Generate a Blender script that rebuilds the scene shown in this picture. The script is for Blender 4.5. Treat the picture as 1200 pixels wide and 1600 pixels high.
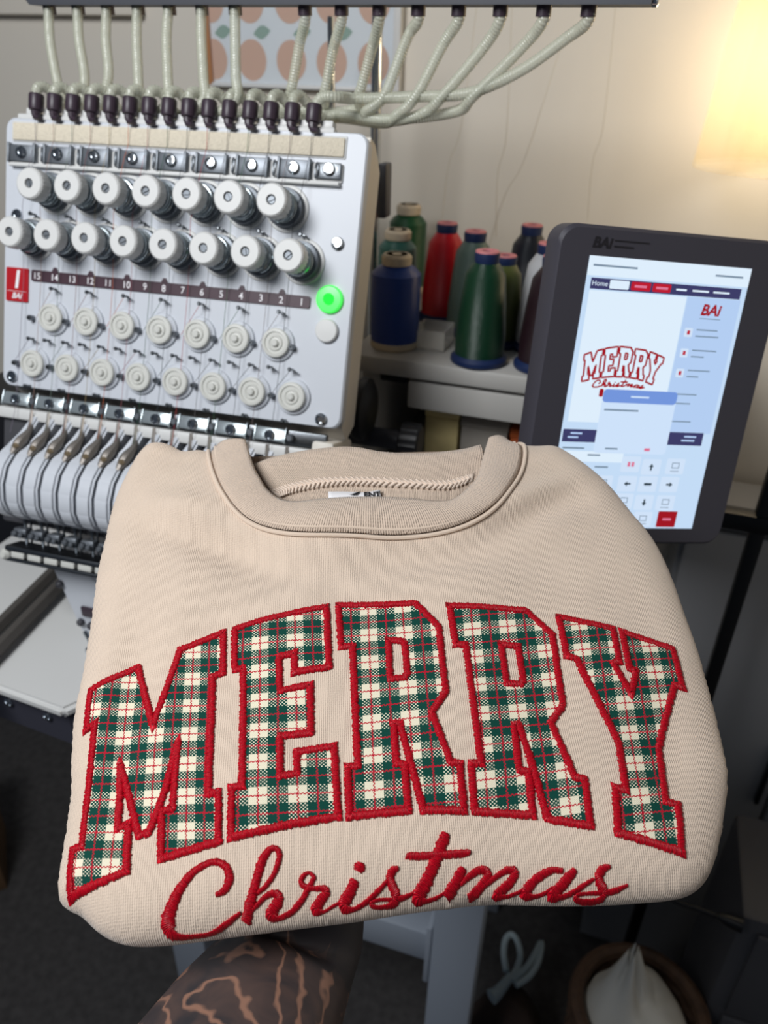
import bpy, bmesh, math, random
import numpy as np
from mathutils import Vector, Matrix
from mathutils.geometry import delaunay_2d_cdt
random.seed(7); np.random.seed(7)
for o in list(bpy.data.objects): bpy.data.objects.remove(o)
S = bpy.context.scene
COL = S.collection
PI = math.pi

# ------------------------------------------------------------------ camera
F, CX, CY, CAMZ = 1200., 600., 800., 1.5          # focal length in pixels of the 1200x1600 frame
_d = np.array([-54/F, 2070/F, 1.0]); _d /= np.linalg.norm(_d)
_z = -_d; _y = np.array([0, 0, 1.]) - _z[2]*_z; _y /= np.linalg.norm(_y); _x = np.cross(_y, _z)
CM = np.array([_x, _y, _z]); CAM = np.array([0, 0, CAMZ])
cd = bpy.data.cameras.new('camera'); cam = bpy.data.objects.new('camera', cd); COL.objects.link(cam)
cd.sensor_fit = 'VERTICAL'; cd.sensor_height = 36; cd.sensor_width = 27; cd.lens = 27
cd.clip_start = .02; cd.clip_end = 50
cx_, cy_, cz_ = CM@np.array([1, 0, 0.]), CM@np.array([0, -1., 0]), CM@np.array([0, 0, -1.])
cam.matrix_world = Matrix([[cx_[i], cy_[i], cz_[i], CAM[i]] for i in range(3)] + [[0, 0, 0, 1]])
cd.dof.use_dof = True; cd.dof.focus_distance = .425; cd.dof.aperture_fstop = 8.5
S.camera = cam
# ------------------------------------------------------------------ world, lights, exposure
S.view_settings.view_transform = 'Standard'; S.view_settings.look = 'None'
S.view_settings.exposure = 0.0; S.view_settings.gamma = 1.0; S.view_settings.use_curve_mapping = False
w = bpy.data.worlds.new('world'); S.world = w; w.use_nodes = True
w.node_tree.nodes['Background'].inputs[0].default_value = (.62, .74, .95, 1)
w.node_tree.nodes['Background'].inputs[1].default_value = .085
def area(name, loc, target, sx, sy, power, color):
    l = bpy.data.lights.new(name, 'AREA'); l.shape = 'RECTANGLE'; l.size = sx; l.size_y = sy
    l.energy = power; l.color = color
    o = bpy.data.objects.new(name, l); COL.objects.link(o); o.location = loc
    o.rotation_euler = (Vector(target)-Vector(loc)).to_track_quat('-Z', 'Y').to_euler()
    return o
area('added_key_light', (-.62, -.12, 2.10), (-.04, .5, 1.2), .50, .50, 16.6, (.96, .98, 1.0))  # unseen key light added above the camera's left, standing in for window daylight

# ------------------------------------------------------------------ helpers: pixels of the photograph to rays
def ray(x, y): return CM@np.array([(x-CX)/F, (y-CY)/F, 1.0])
def at_depth(x, y, d): return CAM+ray(x, y)*d
def on_z(x, y, z):
    r = ray(x, y); return CAM+r*(z-CAMZ)/r[2]
def on_y(x, y, Y):
    r = ray(x, y); return CAM+r*Y/r[1]
def on_plane(x, y, O, N):
    r = ray(x, y); return CAM+r*(((O-CAM)@N)/(r@N))
def lin(c):
    c = c/255.; return c/12.92 if c <= .04045 else ((c+.055)/1.055)**2.4
def rgb(r, g, b): return (lin(r), lin(g), lin(b), 1)

# ------------------------------------------------------------------ materials
def mat(name, col, rough=.5, metal=0., spec=.5, emit=None, estr=1., bump=0., bscale=200., var=0., vscale=20., alpha=1., trans=0., sheen=0., coat=0., ior=1.45):
    m = bpy.data.materials.new(name); m.use_nodes = True
    nt = m.node_tree; p = nt.nodes['Principled BSDF']
    p.inputs['Base Color'].default_value = col; p.inputs['Roughness'].default_value = rough
    p.inputs['Metallic'].default_value = metal; p.inputs['Specular IOR Level'].default_value = spec
    p.inputs['Alpha'].default_value = alpha; p.inputs['Transmission Weight'].default_value = trans
    p.inputs['Sheen Weight'].default_value = sheen; p.inputs['Coat Weight'].default_value = coat
    p.inputs['IOR'].default_value = ior
    if emit: p.inputs['Emission Color'].default_value = emit; p.inputs['Emission Strength'].default_value = estr
    tc = nt.nodes.new('ShaderNodeTexCoord')
    if bump:
        n = nt.nodes.new('ShaderNodeTexNoise'); n.inputs['Scale'].default_value = bscale; n.inputs['Detail'].default_value = 4
        b = nt.nodes.new('ShaderNodeBump'); b.inputs['Strength'].default_value = bump; b.inputs['Distance'].default_value = .002
        nt.links.new(tc.outputs['Object'], n.inputs['Vector']); nt.links.new(n.outputs[0], b.inputs['Height']); nt.links.new(b.outputs[0], p.inputs['Normal'])
    if var:
        n = nt.nodes.new('ShaderNodeTexNoise'); n.inputs['Scale'].default_value = vscale; n.inputs['Detail'].default_value = 5
        r = nt.nodes.new('ShaderNodeMix'); r.data_type = 'RGBA'; r.blend_type = 'MULTIPLY'; r.inputs[0].default_value = 1
        mr = nt.nodes.new('ShaderNodeMapRange'); mr.inputs[3].default_value = 1-var; mr.inputs[4].default_value = 1+var
        mr.inputs[1].default_value = .3; mr.inputs[2].default_value = .7
        nt.links.new(tc.outputs['Object'], n.inputs['Vector']); nt.links.new(n.outputs[0], mr.inputs[0])
        r.inputs[6].default_value = col; nt.links.new(mr.outputs[0], r.inputs[7]); nt.links.new(r.outputs[2], p.inputs['Base Color'])
    return m
def emis(name, col, s=1.):
    m = bpy.data.materials.new(name); m.use_nodes = True; nt = m.node_tree; nt.nodes.clear()
    e = nt.nodes.new('ShaderNodeEmission'); e.inputs[0].default_value = col; e.inputs[1].default_value = s
    o = nt.nodes.new('ShaderNodeOutputMaterial'); nt.links.new(e.outputs[0], o.inputs[0]); return m
class NT:   # tiny node helper
    def __init__(s, m): s.t = m.node_tree; s.p = s.t.nodes.get('Principled BSDF')
    def n(s, typ, **kw):
        x = s.t.nodes.new(typ)
        for k, v in kw.items(): setattr(x, k, v)
        return x
    def l(s, a, b): s.t.links.new(a, b)
    def math(s, op, a, b=None, c=None):
        x = s.n('ShaderNodeMath', operation=op)
        for i, v in enumerate((a, b, c)):
            if v is None: continue
            if isinstance(v, (int, float)): x.inputs[i].default_value = v
            else: s.l(v, x.inputs[i])
        return x.outputs[0]
    def mix(s, f, a, b):
        x = s.n('ShaderNodeMix', data_type='RGBA')
        for i, v in ((0, f), (6, a), (7, b)):
            if isinstance(v, (int, float, tuple)): x.inputs[i].default_value = v
            else: s.l(v, x.inputs[i])
        return x.outputs[2]

MT = {}
MT['white'] = mat('machine_white', rgb(200, 204, 211), .38, bump=.03, bscale=900)
MT['white2'] = mat('white_plastic', rgb(212, 212, 210), .42)
MT['side'] = mat('machine_cream_side', rgb(214, 208, 198), .5)
MT['offwhite'] = mat('wheel_plastic', rgb(204, 204, 198), .35)
MT['plum'] = mat('plum_plastic', rgb(58, 46, 56), .4)
MT['chrome'] = mat('chrome', rgb(190, 195, 200), .14, 1)
MT['steel'] = mat('brushed_steel', rgb(120, 124, 128), .32, 1, bump=.05, bscale=500)
MT['dsteel'] = mat('dark_steel', rgb(112, 117, 123), .40, .55)
MT['lever'] = mat('lever_grey', rgb(128, 122, 116), .45, .5)
MT['mirror'] = mat('bright_clip_steel', rgb(186, 196, 200), .22, .7)
MT['black'] = mat('black_plastic', rgb(22, 22, 26), .45)
MT['dark'] = mat('dark_grey_metal', rgb(60, 60, 66), .45)
MT['bar'] = mat('bar_grey', rgb(72, 74, 80), .5)
MT['felt'] = mat('cream_felt', rgb(218, 208, 188), .95, bump=.6, bscale=700, var=.06, vscale=300)
MT['red_badge'] = mat('badge_red', rgb(176, 22, 34), .35)
MT['print_white'] = mat('print_white', rgb(235, 232, 235), .5)
MT['wall'] = mat('wall_paint', rgb(214, 207, 195), .75, bump=.05, bscale=150)

# ------------------------------------------------------------------ mesh builder
class MB:
    def __init__(s): s.v = []; s.f = []; s.uv = None
    def add(s, vs, fs):
        o = len(s.v); s.v += [tuple(float(c) for c in p) for p in vs]; s.f += [tuple(i+o for i in f) for f in fs]; return s
    def box(s, x0, x1, y0, y1, z0, z1, M=None):
        vs = [(x, y, z) for z in (z0, z1) for y in (y0, y1) for x in (x0, x1)]
        if M is not None: vs = [M@Vector(v) for v in vs]
        return s.add(vs, [(0, 2, 3, 1), (4, 5, 7, 6), (0, 1, 5, 4), (2, 6, 7, 3), (0, 4, 6, 2), (1, 3, 7, 5)])
    def rbox(s, x0, x1, y0, y1, z0, z1, b=.003, M=None, seg=2):
        bm = bmesh.new(); bmesh.ops.create_cube(bm, size=1)
        for v in bm.verts: v.co = Vector(((x0+x1)/2+v.co.x*(x1-x0), (y0+y1)/2+v.co.y*(y1-y0), (z0+z1)/2+v.co.z*(z1-z0)))
        bmesh.ops.bevel(bm, geom=list(bm.edges), offset=b, segments=seg, affect='EDGES', profile=.5)
        bm.verts.index_update()
        vs = [v.co.copy() for v in bm.verts]; fs = [[v.index for v in f.verts] for f in bm.faces]; bm.free()
        if M is not None: vs = [M@v for v in vs]
        return s.add(vs, fs)
    def lathe(s, prof, seg=24, M=None, mod=None, caps=True):
        vs = []; fs = []; n = len(prof)
        for i, (r, h) in enumerate(prof):
            for k in range(seg):
                a = 2*PI*k/seg; rr = r*(mod(k, i) if mod else 1)
                vs.append(Vector((rr*math.cos(a), rr*math.sin(a), h)))
        for i in range(n-1):
            for k in range(seg):
                k2 = (k+1) % seg; fs.append((i*seg+k, i*seg+k2, (i+1)*seg+k2, (i+1)*seg+k))
        if caps: fs.append(tuple(range(seg))[::-1]); fs.append(tuple((n-1)*seg+k for k in range(seg)))
        if M is not None: vs = [M@v for v in vs]
        return s.add(vs, fs)
    def tube(s, pts, rad, seg=8, caps=True, closed=False):
        pts = [Vector(p) for p in pts]; n = len(pts)
        R = rad if hasattr(rad, '__len__') else [rad]*n
        t0 = (pts[1]-pts[0]).normalized(); up = Vector((0, 0, 1)) if abs(t0.z) < .9 else Vector((1, 0, 0))
        nn = t0.cross(up).normalized(); vs = []; fs = []
        for i in range(n):
            a = pts[(i-1) % n] if (closed or i > 0) else pts[0]; b = pts[(i+1) % n] if (closed or i < n-1) else pts[-1]
            t = (b-a).normalized(); nn = (nn-t*nn.dot(t)).normalized(); bb = t.cross(nn)
            for k in range(seg):
                an = 2*PI*k/seg; vs.append(pts[i]+(nn*math.cos(an)+bb*math.sin(an))*R[i])
        for i in range(n if closed else n-1):
            j = (i+1) % n
            for k in range(seg):
                k2 = (k+1) % seg; fs.append((i*seg+k, i*seg+k2, j*seg+k2, j*seg+k))
        if caps and not closed: fs.append(tuple(range(seg))[::-1]); fs.append(tuple((n-1)*seg+k for k in range(seg)))
        return s.add(vs, fs)
    def prism(s, poly, h0, h1, M=None):   # polygon in xy, extruded along z
        n = len(poly); vs = [Vector((x, y, h0)) for x, y in poly]+[Vector((x, y, h1)) for x, y in poly]
        fs = [tuple(range(n))[::-1], tuple(range(n, 2*n))]+[(i, (i+1) % n, n+(i+1) % n, n+i) for i in range(n)]
        if M is not None: vs = [M@v for v in vs]
        return s.add(vs, fs)
    def build(s, name, m, parent=None, M=None, smooth=35):
        me = bpy.data.meshes.new(name); me.from_pydata(s.v, [], s.f); me.update()
        return link(name, me, m, parent, M, smooth)
def link(name, me, m, parent=None, M=None, smooth=35):
    if m: me.materials.clear(); me.materials.append(MT[m] if isinstance(m, str) else m)
    if smooth and not me.get('sm'):
        bm = bmesh.new(); bm.from_mesh(me); bmesh.ops.recalc_face_normals(bm, faces=list(bm.faces)); bm.to_mesh(me); bm.free()
        me.shade_smooth(); me.set_sharp_from_angle(angle=math.radians(smooth)); me['sm'] = 1
    o = bpy.data.objects.new(name, me); COL.objects.link(o)
    if M is not None: o.matrix_basis = M
    if parent is not None: attach(o, parent)
    return o
def wmat(o):
    return wmat(o.parent)@o.matrix_parent_inverse@o.matrix_basis if o.parent else o.matrix_basis.copy()
def attach(o, p): o.parent = p; o.matrix_parent_inverse = wmat(p).inverted()
def tag(o, label, cat, group=None):
    o['label'] = label; o['category'] = cat
    if group: o['group'] = group
    return o
def thing(name, loc, label, cat, group=None):
    o = bpy.data.objects.new(name, None); COL.objects.link(o); o.empty_display_size = .05
    o.matrix_basis = Matrix.Translation(Vector(loc)); return tag(o, label, cat, group)
def struct(o): o['kind'] = 'structure'; return o
def frame4(U, V, N, O): return Matrix([[U[i], V[i], N[i], O[i]] for i in range(3)]+[[0, 0, 0, 1]])
def cr(pts, n=8):    # Catmull-Rom through points
    P = [np.array(p, float) for p in pts]; P = [2*P[0]-P[1]]+P+[2*P[-1]-P[-2]]; out = []
    for i in range(1, len(P)-2):
        for k in range(n):
            t = k/n; a, b, c, d = P[i-1], P[i], P[i+1], P[i+2]
            out.append(.5*((2*b)+(c-a)*t+(2*a-5*b+4*c-d)*t*t+(3*b-a-3*c+d)*t**3))
    out.append(P[-2]); return out
def resample(pts, ds):
    P = np.array(pts, float); L = np.r_[0, np.cumsum(np.linalg.norm(np.diff(P, axis=0), axis=1))]
    n = max(2, int(round(L[-1]/ds))+1); t = np.linspace(0, L[-1], n)
    return np.stack([np.interp(t, L, P[:, i]) for i in range(P.shape[1])], 1)
def text_mesh(txt, size, M, font_off=0., shear=0., align='CENTER', ext=0.):
    c = bpy.data.curves.new('t', 'FONT'); c.body = txt; c.size = size; c.align_x = align; c.align_y = 'CENTER'
    c.offset = font_off; c.shear = shear; c.extrude = ext; c.resolution_u = 3
    o = bpy.data.objects.new('t', c); COL.objects.link(o)
    me = bpy.data.meshes.new_from_object(o); bpy.data.objects.remove(o); bpy.data.curves.remove(c)
    vs = [M@v.co for v in me.vertices]; fs = [tuple(p.vertices) for p in me.polygons]; bpy.data.meshes.remove(me)
    return vs, fs
def T(x, y, z=0): return Matrix.Translation((x, y, z))

# ------------------------------------------------------------------ room frame (walls run 18 degrees off the view)
RY = math.radians(-18); RA = np.array([math.cos(RY), math.sin(RY), 0]); RB = np.array([-math.sin(RY), math.cos(RY), 0])
ROOM = Matrix.Rotation(RY, 4, 'Z')
WALLB = 1.12
floor_m = mat('dark_carpet', rgb(66, 64, 64), .95, bump=.8, bscale=500, var=.25, vscale=60)
struct(MB().box(-1.6, 1.3, -1.0, WALLB, -.05, 0, ROOM).build('floor', floor_m))
struct(MB().box(-1.6, 1.3, WALLB, WALLB+.1, 0, 2.5, ROOM).build('wall_back', 'wall'))
struct(MB().box(.95, 1.05, -.2, WALLB, 0, 2.5, ROOM).build('wall_right', 'wall'))
struct(MB().rbox(-1.6, 1.3, WALLB-.012, WALLB, 0, .09, .003, ROOM).build('baseboard_back', 'white2'))

# ------------------------------------------------------------------ embroidery machine
PO = np.array([-.33307637, .7368358, 1.32145947])
PU = np.array([.96708139, -.25446726, 0]); PV = np.array([.08460259, .32152501, .94311403]); PN = np.array([-.23999164, -.91206803, .33246944])
PM = frame4(PU, PV, PN, PO); PP = .019                    # panel frame, needle pitch
MY = math.radians(-16); MRot = Matrix.Rotation(MY, 4, 'Z')
mach = thing('embroidery_machine', (-.15, .85, .80), 'white fifteen needle embroidery machine with numbered tension panel and clear thread tubes', 'machine')
def P(u, v, n=0): return PO+PU*u+PV*v+PN*n
# front panel: rounded corners, thin edge
def rrect(x0, x1, y0, y1, r, n=5):
    out = []
    for cx, cy, a0 in ((x1-r, y1-r, 0), (x0+r, y1-r, 90), (x0+r, y0+r, 180), (x1-r, y0+r, 270)):
        for k in range(n+1):
            a = math.radians(a0+90*k/n); out.append((cx+r*math.cos(a), cy+r*math.sin(a)))
    return out
def bev_plate(poly, h0, h1, b, M):    # plate with a chamfered front edge
    c = np.mean(poly, axis=0); n = len(poly); m = MB()
    ins = [(c[0]+(x-c[0])*(1-b/abs(max(1e-6, np.hypot(x-c[0], y-c[1])))), c[1]+(y-c[1])*(1-b/abs(max(1e-6, np.hypot(x-c[0], y-c[1]))))) for x, y in poly]
    vs = [Vector((x, y, h0)) for x, y in poly]+[Vector((x, y, h1-b)) for x, y in poly]+[Vector((x, y, h1)) for x, y in ins]
    fs = [tuple(range(n))[::-1], tuple(range(2*n, 3*n))]
    for k in (0, n): fs += [(k+i, k+(i+1) % n, k+n+(i+1) % n, k+n+i) for i in range(n)]
    return m.add([M@v for v in vs] if M else vs, fs)
panel = bev_plate(rrect(-.0385, .3115, -.1065, .139, .010), -.012, 0, .0018, PM).build('tension_panel', 'white', mach)
m = MB()
prof = [(.139, -.012), (.137, -.028), (.120, -.050), (-.105, -.050), (-.118, -.030), (-.1065, -.012)]   # (v, n) side of the housing
m.prism([(v, n) for v, n in prof], -.036, .3095, frame4(PV, PN, PU, PO))
m.build('panel_housing', 'side', mach)
# slotted rail behind the hooks
m = MB(); m.rbox(-.026, .281, .136, .1425, -.010, .0, .0015, PM)
for k in range(16): m.rbox(-.0112+k*PP-.0055, -.0112+k*PP+.0055, .141, .1475, -.010, .0, .0012, PM)
m.build('hook_rail', 'white2', mach)
# felt strip
m = MB(); m.rbox(-.030, .2935, .1175, .1355, -.002, .0012, .001, PM); m.build('felt_channel', 'white2', mach)
m = MB(); m.rbox(-.0285, .2920, .1188, .1338, .0008, .003, .001, PM); m.build('felt_strip', 'felt', mach)
# thread hooks
hm = MB(); hm.lathe([(.0048, .0), (.0062, .001), (.0066, .003), (.0066, .019), (.006, .021)], 16, Matrix.Rotation(-PI/2, 4, 'X')@Matrix.Diagonal((1, 1, 1, 1)))
hm.tube([(0, 0.001, 0), (0, -.004, .0), (.0015, -.0085, .001), (.006, -.0095, .002)], [.0046, .0042, .0036, .003], 10)
hme = None
for k in range(15):
    M = PM@T(k*PP-.0027, .1435, .004)@Matrix.Diagonal((1, .68, 1, 1))
    if hme is None: o = hm.build('thread_hook', 'plum', mach, M); hme = o.data
    else: link('thread_hook', hme, None, mach, M)
# upper clip row
m = MB(); m.rbox(-.033, .2925, .0985, .1135, -.001, .0022, .001, PM); m.rbox(-.030, .291, .0955, .099, -.001, .006, .001, PM)
m.build('clip_rail', 'white2', mach)
m = MB(); m.rbox(.270, .2915, .1005, .1135, .002, .005, .0008, PM); m.build('rail_plate', 'steel', mach)
cm = MB(); cm.rbox(-.014, .014, -.0072, .0072, .004, .0062, .0006); cm.rbox(-.0145, -.0125, -.0085, .0085, .002, .008, .0005); cm.rbox(.0125, .0145, -.0085, .0085, .002, .008, .0005)
cm.tube([(.0195+.002*math.cos(a), .006*math.sin(a), .004+.002*math.cos(a)) for a in np.linspace(0, 2*PI, 14)[:-1]], .0009, 6, closed=True)
sc = MB(); sc.lathe([(.0052, .0), (.0052, .0022), (.0042, .0032), (.0032, .0033), (.0028, .0018), (.0005, .0018)], 16)
cme = sme = None
for k in range(8):
    M = PM@T(-.0155+k*2*PP, .107, 0)
    if cme is None: o = cm.build('thread_clip', 'dsteel', mach, M); cme = o.data
    else: o = link('thread_clip', cme, None, mach, M)
    M2 = M@T(0, .0005, .006)
    if sme is None: q = sc.build('clip_screw', 'chrome', o, M2); sme = q.data
    else: link('clip_screw', sme, None, o, M2)
link('panel_screw', sme, None, mach, PM@T(.2815, .108, .005))
for u, v in ((.2934, .0504), (.2933, -.0989), (-.0234, .053), (-.0262, -.0973)): link('panel_screw', sme, None, mach, PM@T(u, v, 0)@Matrix.Scale(1.05, 4))
# tension knobs
kb = MB(); kb.lathe([(.0195, 0), (.0195, .0015), (.0185, .0022), (.0165, .0022)], 32)
kd = MB(); kd.lathe([(.0165, .001), (.0165, .0045), (.0150, .006), (.0150, .0075), (.0162, .0085), (.0160, .0098), (.012, .011), (.006, .0115), (.006, .03)], 32)
ks = MB()
hel = [(r*math.cos(a), r*math.sin(a), .010+.0140*a/(2*PI*4)) for a in np.linspace(0, 2*PI*4, 97) for r in [.0132-.0022*a/(2*PI*4)]]
ks.tube(hel, .0011, 6)
kk = MB()
kk.lathe([(.004, .0245), (.0128, .0245), (.0138, .026), (.0138, .034), (.0132, .0362), (.0118, .0375), (.0042, .0375), (.0039, .0368), (.0037, .030)], 72,
         mod=lambda k, i: (1.0 if k % 3 else .955) if 2 <= i <= 3 else 1.0)
kp = MB(); kp.lathe([(.0034, .025), (.0034, .0355), (.0030, .0362), (.0005, .0362)], 14); kp.box(-.0028, .0028, -.0006, .0006, .0362, .0372)
me4 = {}
rows = [(k*2*PP+.0175, .0753) for k in range(7)]+[(k*2*PP-.002, .0333) for k in range(8)]
for i, (u, v) in enumerate(rows):
    M = PM@T(u, v, 0)@Matrix.Rotation(random.uniform(0, 6), 4, 'Z')
    def put(nm, b, mt, par):
        if nm not in me4: o = b.build(nm, mt, par, M); me4[nm] = o.data
        else: o = link(nm, me4[nm], None, par, M)
        return o
    k_ = put('tension_knob', kk, 'white2', mach)
    put('knob_base', kb, 'white2', k_); put('tension_disc', kd, 'dsteel', k_); put('tension_spring', ks, 'mirror', k_); put('knob_post', kp, 'dsteel', k_)
# lower wheels
wb = MB(); wb.lathe([(.0160, 0), (.0160, .002), (.0150, .0028), (.0138, .0028), (.0138, .004)], 32)
wc = MB(); wc.lathe([(.0128, .002), (.0128, .0062), (.0120, .0072), (.0098, .0074), (.0092, .0062), (.0072, .0062), (.0064, .0074), (.0054, .0074), (.0046, .0066), (.0034, .0068), (.0031, .0088), (.0024, .0094), (.0004, .0094)], 40)
for u, v in [(k*2*PP+.0185, -.0374) for k in range(7)]+[(k*2*PP-.0005, -.0822) for k in range(8)]:
    M = PM@T(u, v, 0)
    w_ = put('check_wheel', wc, 'offwhite', mach); put('wheel_ring', wb, 'white', w_)
# small guide pegs
pg = MB(); pg.lathe([(.0011, 0), (.0011, .006), (.0018, .0068), (.0018, .0085), (.001, .0092)], 10)
pg.tube([(0, 0, .007), (.004, -.0006, .0072), (.0055, -.002, .0055), (.0057, -.003, .002)], .0008, 6)
pr = MB(); pr.lathe([(.0026, 0), (.0026, .006), (.0018, .0072), (.0010, .0072), (.0008, .005)], 12)
pegs = [(-.004+k*2*PP, .0545) for k in range(8)]+[(.020+k*2*PP, -.0108) for k in range(7)]+[(-.0035+k*2*PP, -.0588) for k in range(8)]+[(.0145+k*2*PP, -.0588) for k in range(7)]+[(-.006+k*2*PP, -.1040) for k in range(8)]
for u, v in pegs:
    M = PM@T(u, v, 0); put('guide_peg', pg, 'steel', mach)
for u, v in [(-.0045+k*2*PP, -.0395) for k in range(8)]+[(-.0205+k*2*PP, -.0835) for k in range(8)]:
    M = PM@T(u, v, 0); put('guide_ring', pr, 'steel', mach)
# number strip
sp = MB(); sp.prism(rrect(-.0065, .2735, -.0052, .0050, .002), 0, .0016, PM)
for k in range(1, 15, 2): sp.prism([(k*PP-.0035, .0045), (k*PP+.0035, .0045), (k*PP+.0012, .0088), (k*PP-.0012, .0088)], 0, .0016, PM)
strip = sp.build('number_strip', mat('strip_plum', rgb(66, 44, 54), .4), mach)
m = MB()
for k in range(15): m.add(*text_mesh(str(15-k), .0085, PM@T(k*PP, -.0006, .0019), .00008))
m.build('strip_numbers', 'print_white', strip, smooth=0)
bd = MB(); bd.prism(rrect(-.0340, -.0097, -.0256, .0055, .0012), 0, .0016, PM); badge = bd.build('badge', 'red_badge', mach)
m = MB(); m.add(*text_mesh('1', .023, PM@T(-.0222, -.0060, .0019), .0005, .12)); m.add(*text_mesh('BAi', .0072, PM@T(-.0220, -.0205, .0019), .0002, .3))
m.box(-.032, -.0115, -.0163, -.0160, .0016, .0018, PM)
m.build('badge_print', 'print_white', badge, smooth=0)
# start lamp and button
gm = bpy.data.materials.new('lit_green'); gm.use_nodes = True; h = NT(gm)
h.p.inputs['Base Color'].default_value = rgb(90, 235, 110); h.p.inputs['Roughness'].default_value = .3
h.p.inputs['Emission Color'].default_value = (.05, 1, .08, 1); h.p.inputs['Emission Strength'].default_value = .55
lamp = MB().lathe([(.0118, 0), (.0118, .003), (.0105, .0042), (.0050, .0046)], 32).build('start_button', gm, mach, PM@T(.2912, .0042, 0))
MB().lathe([(.0050, .0040), (.0048, .0056), (.0030, .0064), (.0004, .0066)], 24).build('indicator_light', emis('led_green', (.02, 1.0, .05, 1), 1.6), lamp, PM@T(.2912, .0042, 0))
MB().lathe([(.0102, 0), (.0102, .003), (.0092, .0042), (.0004, .0046)], 32).build('stop_button', 'white2', mach, PM@T(.2912, -.0223, 0))
# lower mirror clip strip
m = MB(); m.rbox(-.036, .300, -.1255, -.1125, -.006, .001, .001, PM); m.build('lower_rail', 'steel', mach)
lm = MB(); TL = Matrix.Rotation(math.radians(-16), 4, 'X'); lm.rbox(-.0145, .0145, -.0058, .0058, .0025, .0048, .0005, TL); lm.rbox(-.0152, -.0140, -.0072, .0072, .002, .0062, .0004, TL); lm.rbox(.0140, .0152, -.0072, .0072, .002, .0062, .0004, TL)
lk = MB(); lk.lathe([(.0022, .0), (.0034, .002), (.0034, .006), (.0022, .0075)], 12)
for k in range(8):
    M = PM@T(-.0175+k*2*PP, -.1188, .001); a = put('mirror_clip', lm, 'mirror', mach)
    M = PM@T(-.0175+k*2*PP, -.1185, .006)@Matrix.Rotation(0, 4, 'X')@Matrix.Scale(.95, 4); link('clip_screw', sme, MT['steel'] if False else None, a, M)
    M = PM@T(-.0175+(k+.5)*2*PP, -.1185, .001); put('rail_bolt', lk, 'dsteel', mach)
# needle case with fifteen take-up slots
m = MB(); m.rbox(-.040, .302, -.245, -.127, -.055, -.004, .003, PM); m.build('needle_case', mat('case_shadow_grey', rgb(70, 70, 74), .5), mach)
m = MB(); m.rbox(.287, .3085, -.24, -.118, -.055, .004, .004, PM); m.build('case_end_plate', 'side', mach)
m = MB(); m.rbox(-.0405, .302, -.138, -.127, -.01, .004, .002, PM); m.build('case_top_edge', 'white2', mach)
fin = MB()
fp = [(-.130, -.006), (-.131, .004), (-.150, .012), (-.160, .016), (-.166, .030), (-.178, .0405), (-.195, .0455), (-.212, .0440), (-.224, .037), (-.232, .022), (-.234, -.004)]
fin.prism(fp, -.0079, .0079, Matrix(((0, 0, 1, 0), (1, 0, 0, 0), (0, 1, 0, 0), (0, 0, 0, 1))))
bm = bmesh.new(); me = bpy.data.meshes.new('fin'); me.from_pydata(fin.v, [], fin.f); bm.from_mesh(me)
for v in bm.verts:                    # the upper part of each blade is narrower and leans
    if v.co.y > -.158: v.co.x = v.co.x*.55+.004+(v.co.y+.158)*.30
bmesh.ops.bevel(bm, geom=list(bm.edges), offset=.0022, segments=3, affect='EDGES', clamp_overlap=True)
bm.to_mesh(me); bm.free()
lev = MB()
lv = [(-.0025, -.128, .002), (-.001, -.140, .006), (.0008, -.148, .012), (-.0018, -.157, .020), (-.0040, -.166, .026), (-.0075, -.174, .030)]
lev.tube(cr(lv, 4), [.0024+.0030*math.exp(-((i-12)/4.)**2) for i in range(21)], 8)
piv = MB(); piv.lathe([(.0026, 0), (.0026, .004), (.0016, .005)], 12)
for k in range(15):
    M = PM@T(k*PP-.0270+.019, 0, 0)
    link('needle_cover', me, 'white', mach, M)
    M = PM@T(k*PP-.0270+.019+.0095, 0, 0); l_ = put('take_up_lever', lev, 'lever', mach)
    M = PM@T(k*PP-.0270+.019+.0080, -.160, .024); put('lever_pivot', piv, mat('brass_pin', rgb(170, 150, 120), .35, .8) if 'lever_pivot' not in me4 else None, l_)
# needle bars, presser feet
nb = MB(); nb.tube([(0, -.225, .010), (0, -.262, .004)], .0016, 8); nb.tube([(.004, -.225, .006), (.004, -.268, .001)], .0011, 6)
nc = MB(); nc.rbox(-.0072, .0072, -.254, -.244, .004, .016, .002); nc.lathe([(.0030, 0), (.0030, .006), (.002, .0072), (.0012, .0072)], 12, T(-.003, -.249, .014)); nc.lathe([(.0026, 0), (.0026, .006), (.0016, .0072)], 12, T(.0038, -.250, .014))
for k in range(15):
    M = PM@T(k*PP-.003, 0, 0); n_ = put('needle_bar', nb, 'steel', mach); put('needle_clamp', nc, 'dsteel', n_)
m = MB(); m.rbox(-.017, .290, -.268, -.262, -.004, .020, .002, PM); m.rbox(-.020, .292, -.2795, -.275, -.004, .017, .002, PM); m.build('presser_rail', 'steel', mach)
m = MB()
for k in range(15): m.rbox(k*PP-.010, k*PP+.005, -.274, -.267, .006, .019, .001, PM)
m.build('presser_guides', 'offwhite', mach)
m = MB(); m.lathe([(.004, 0), (.006, .002), (.006, .010), (.003, .014)], 14, PM@T(-.019, -.273, .006)); m.build('rail_cap', 'offwhite', mach)
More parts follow.
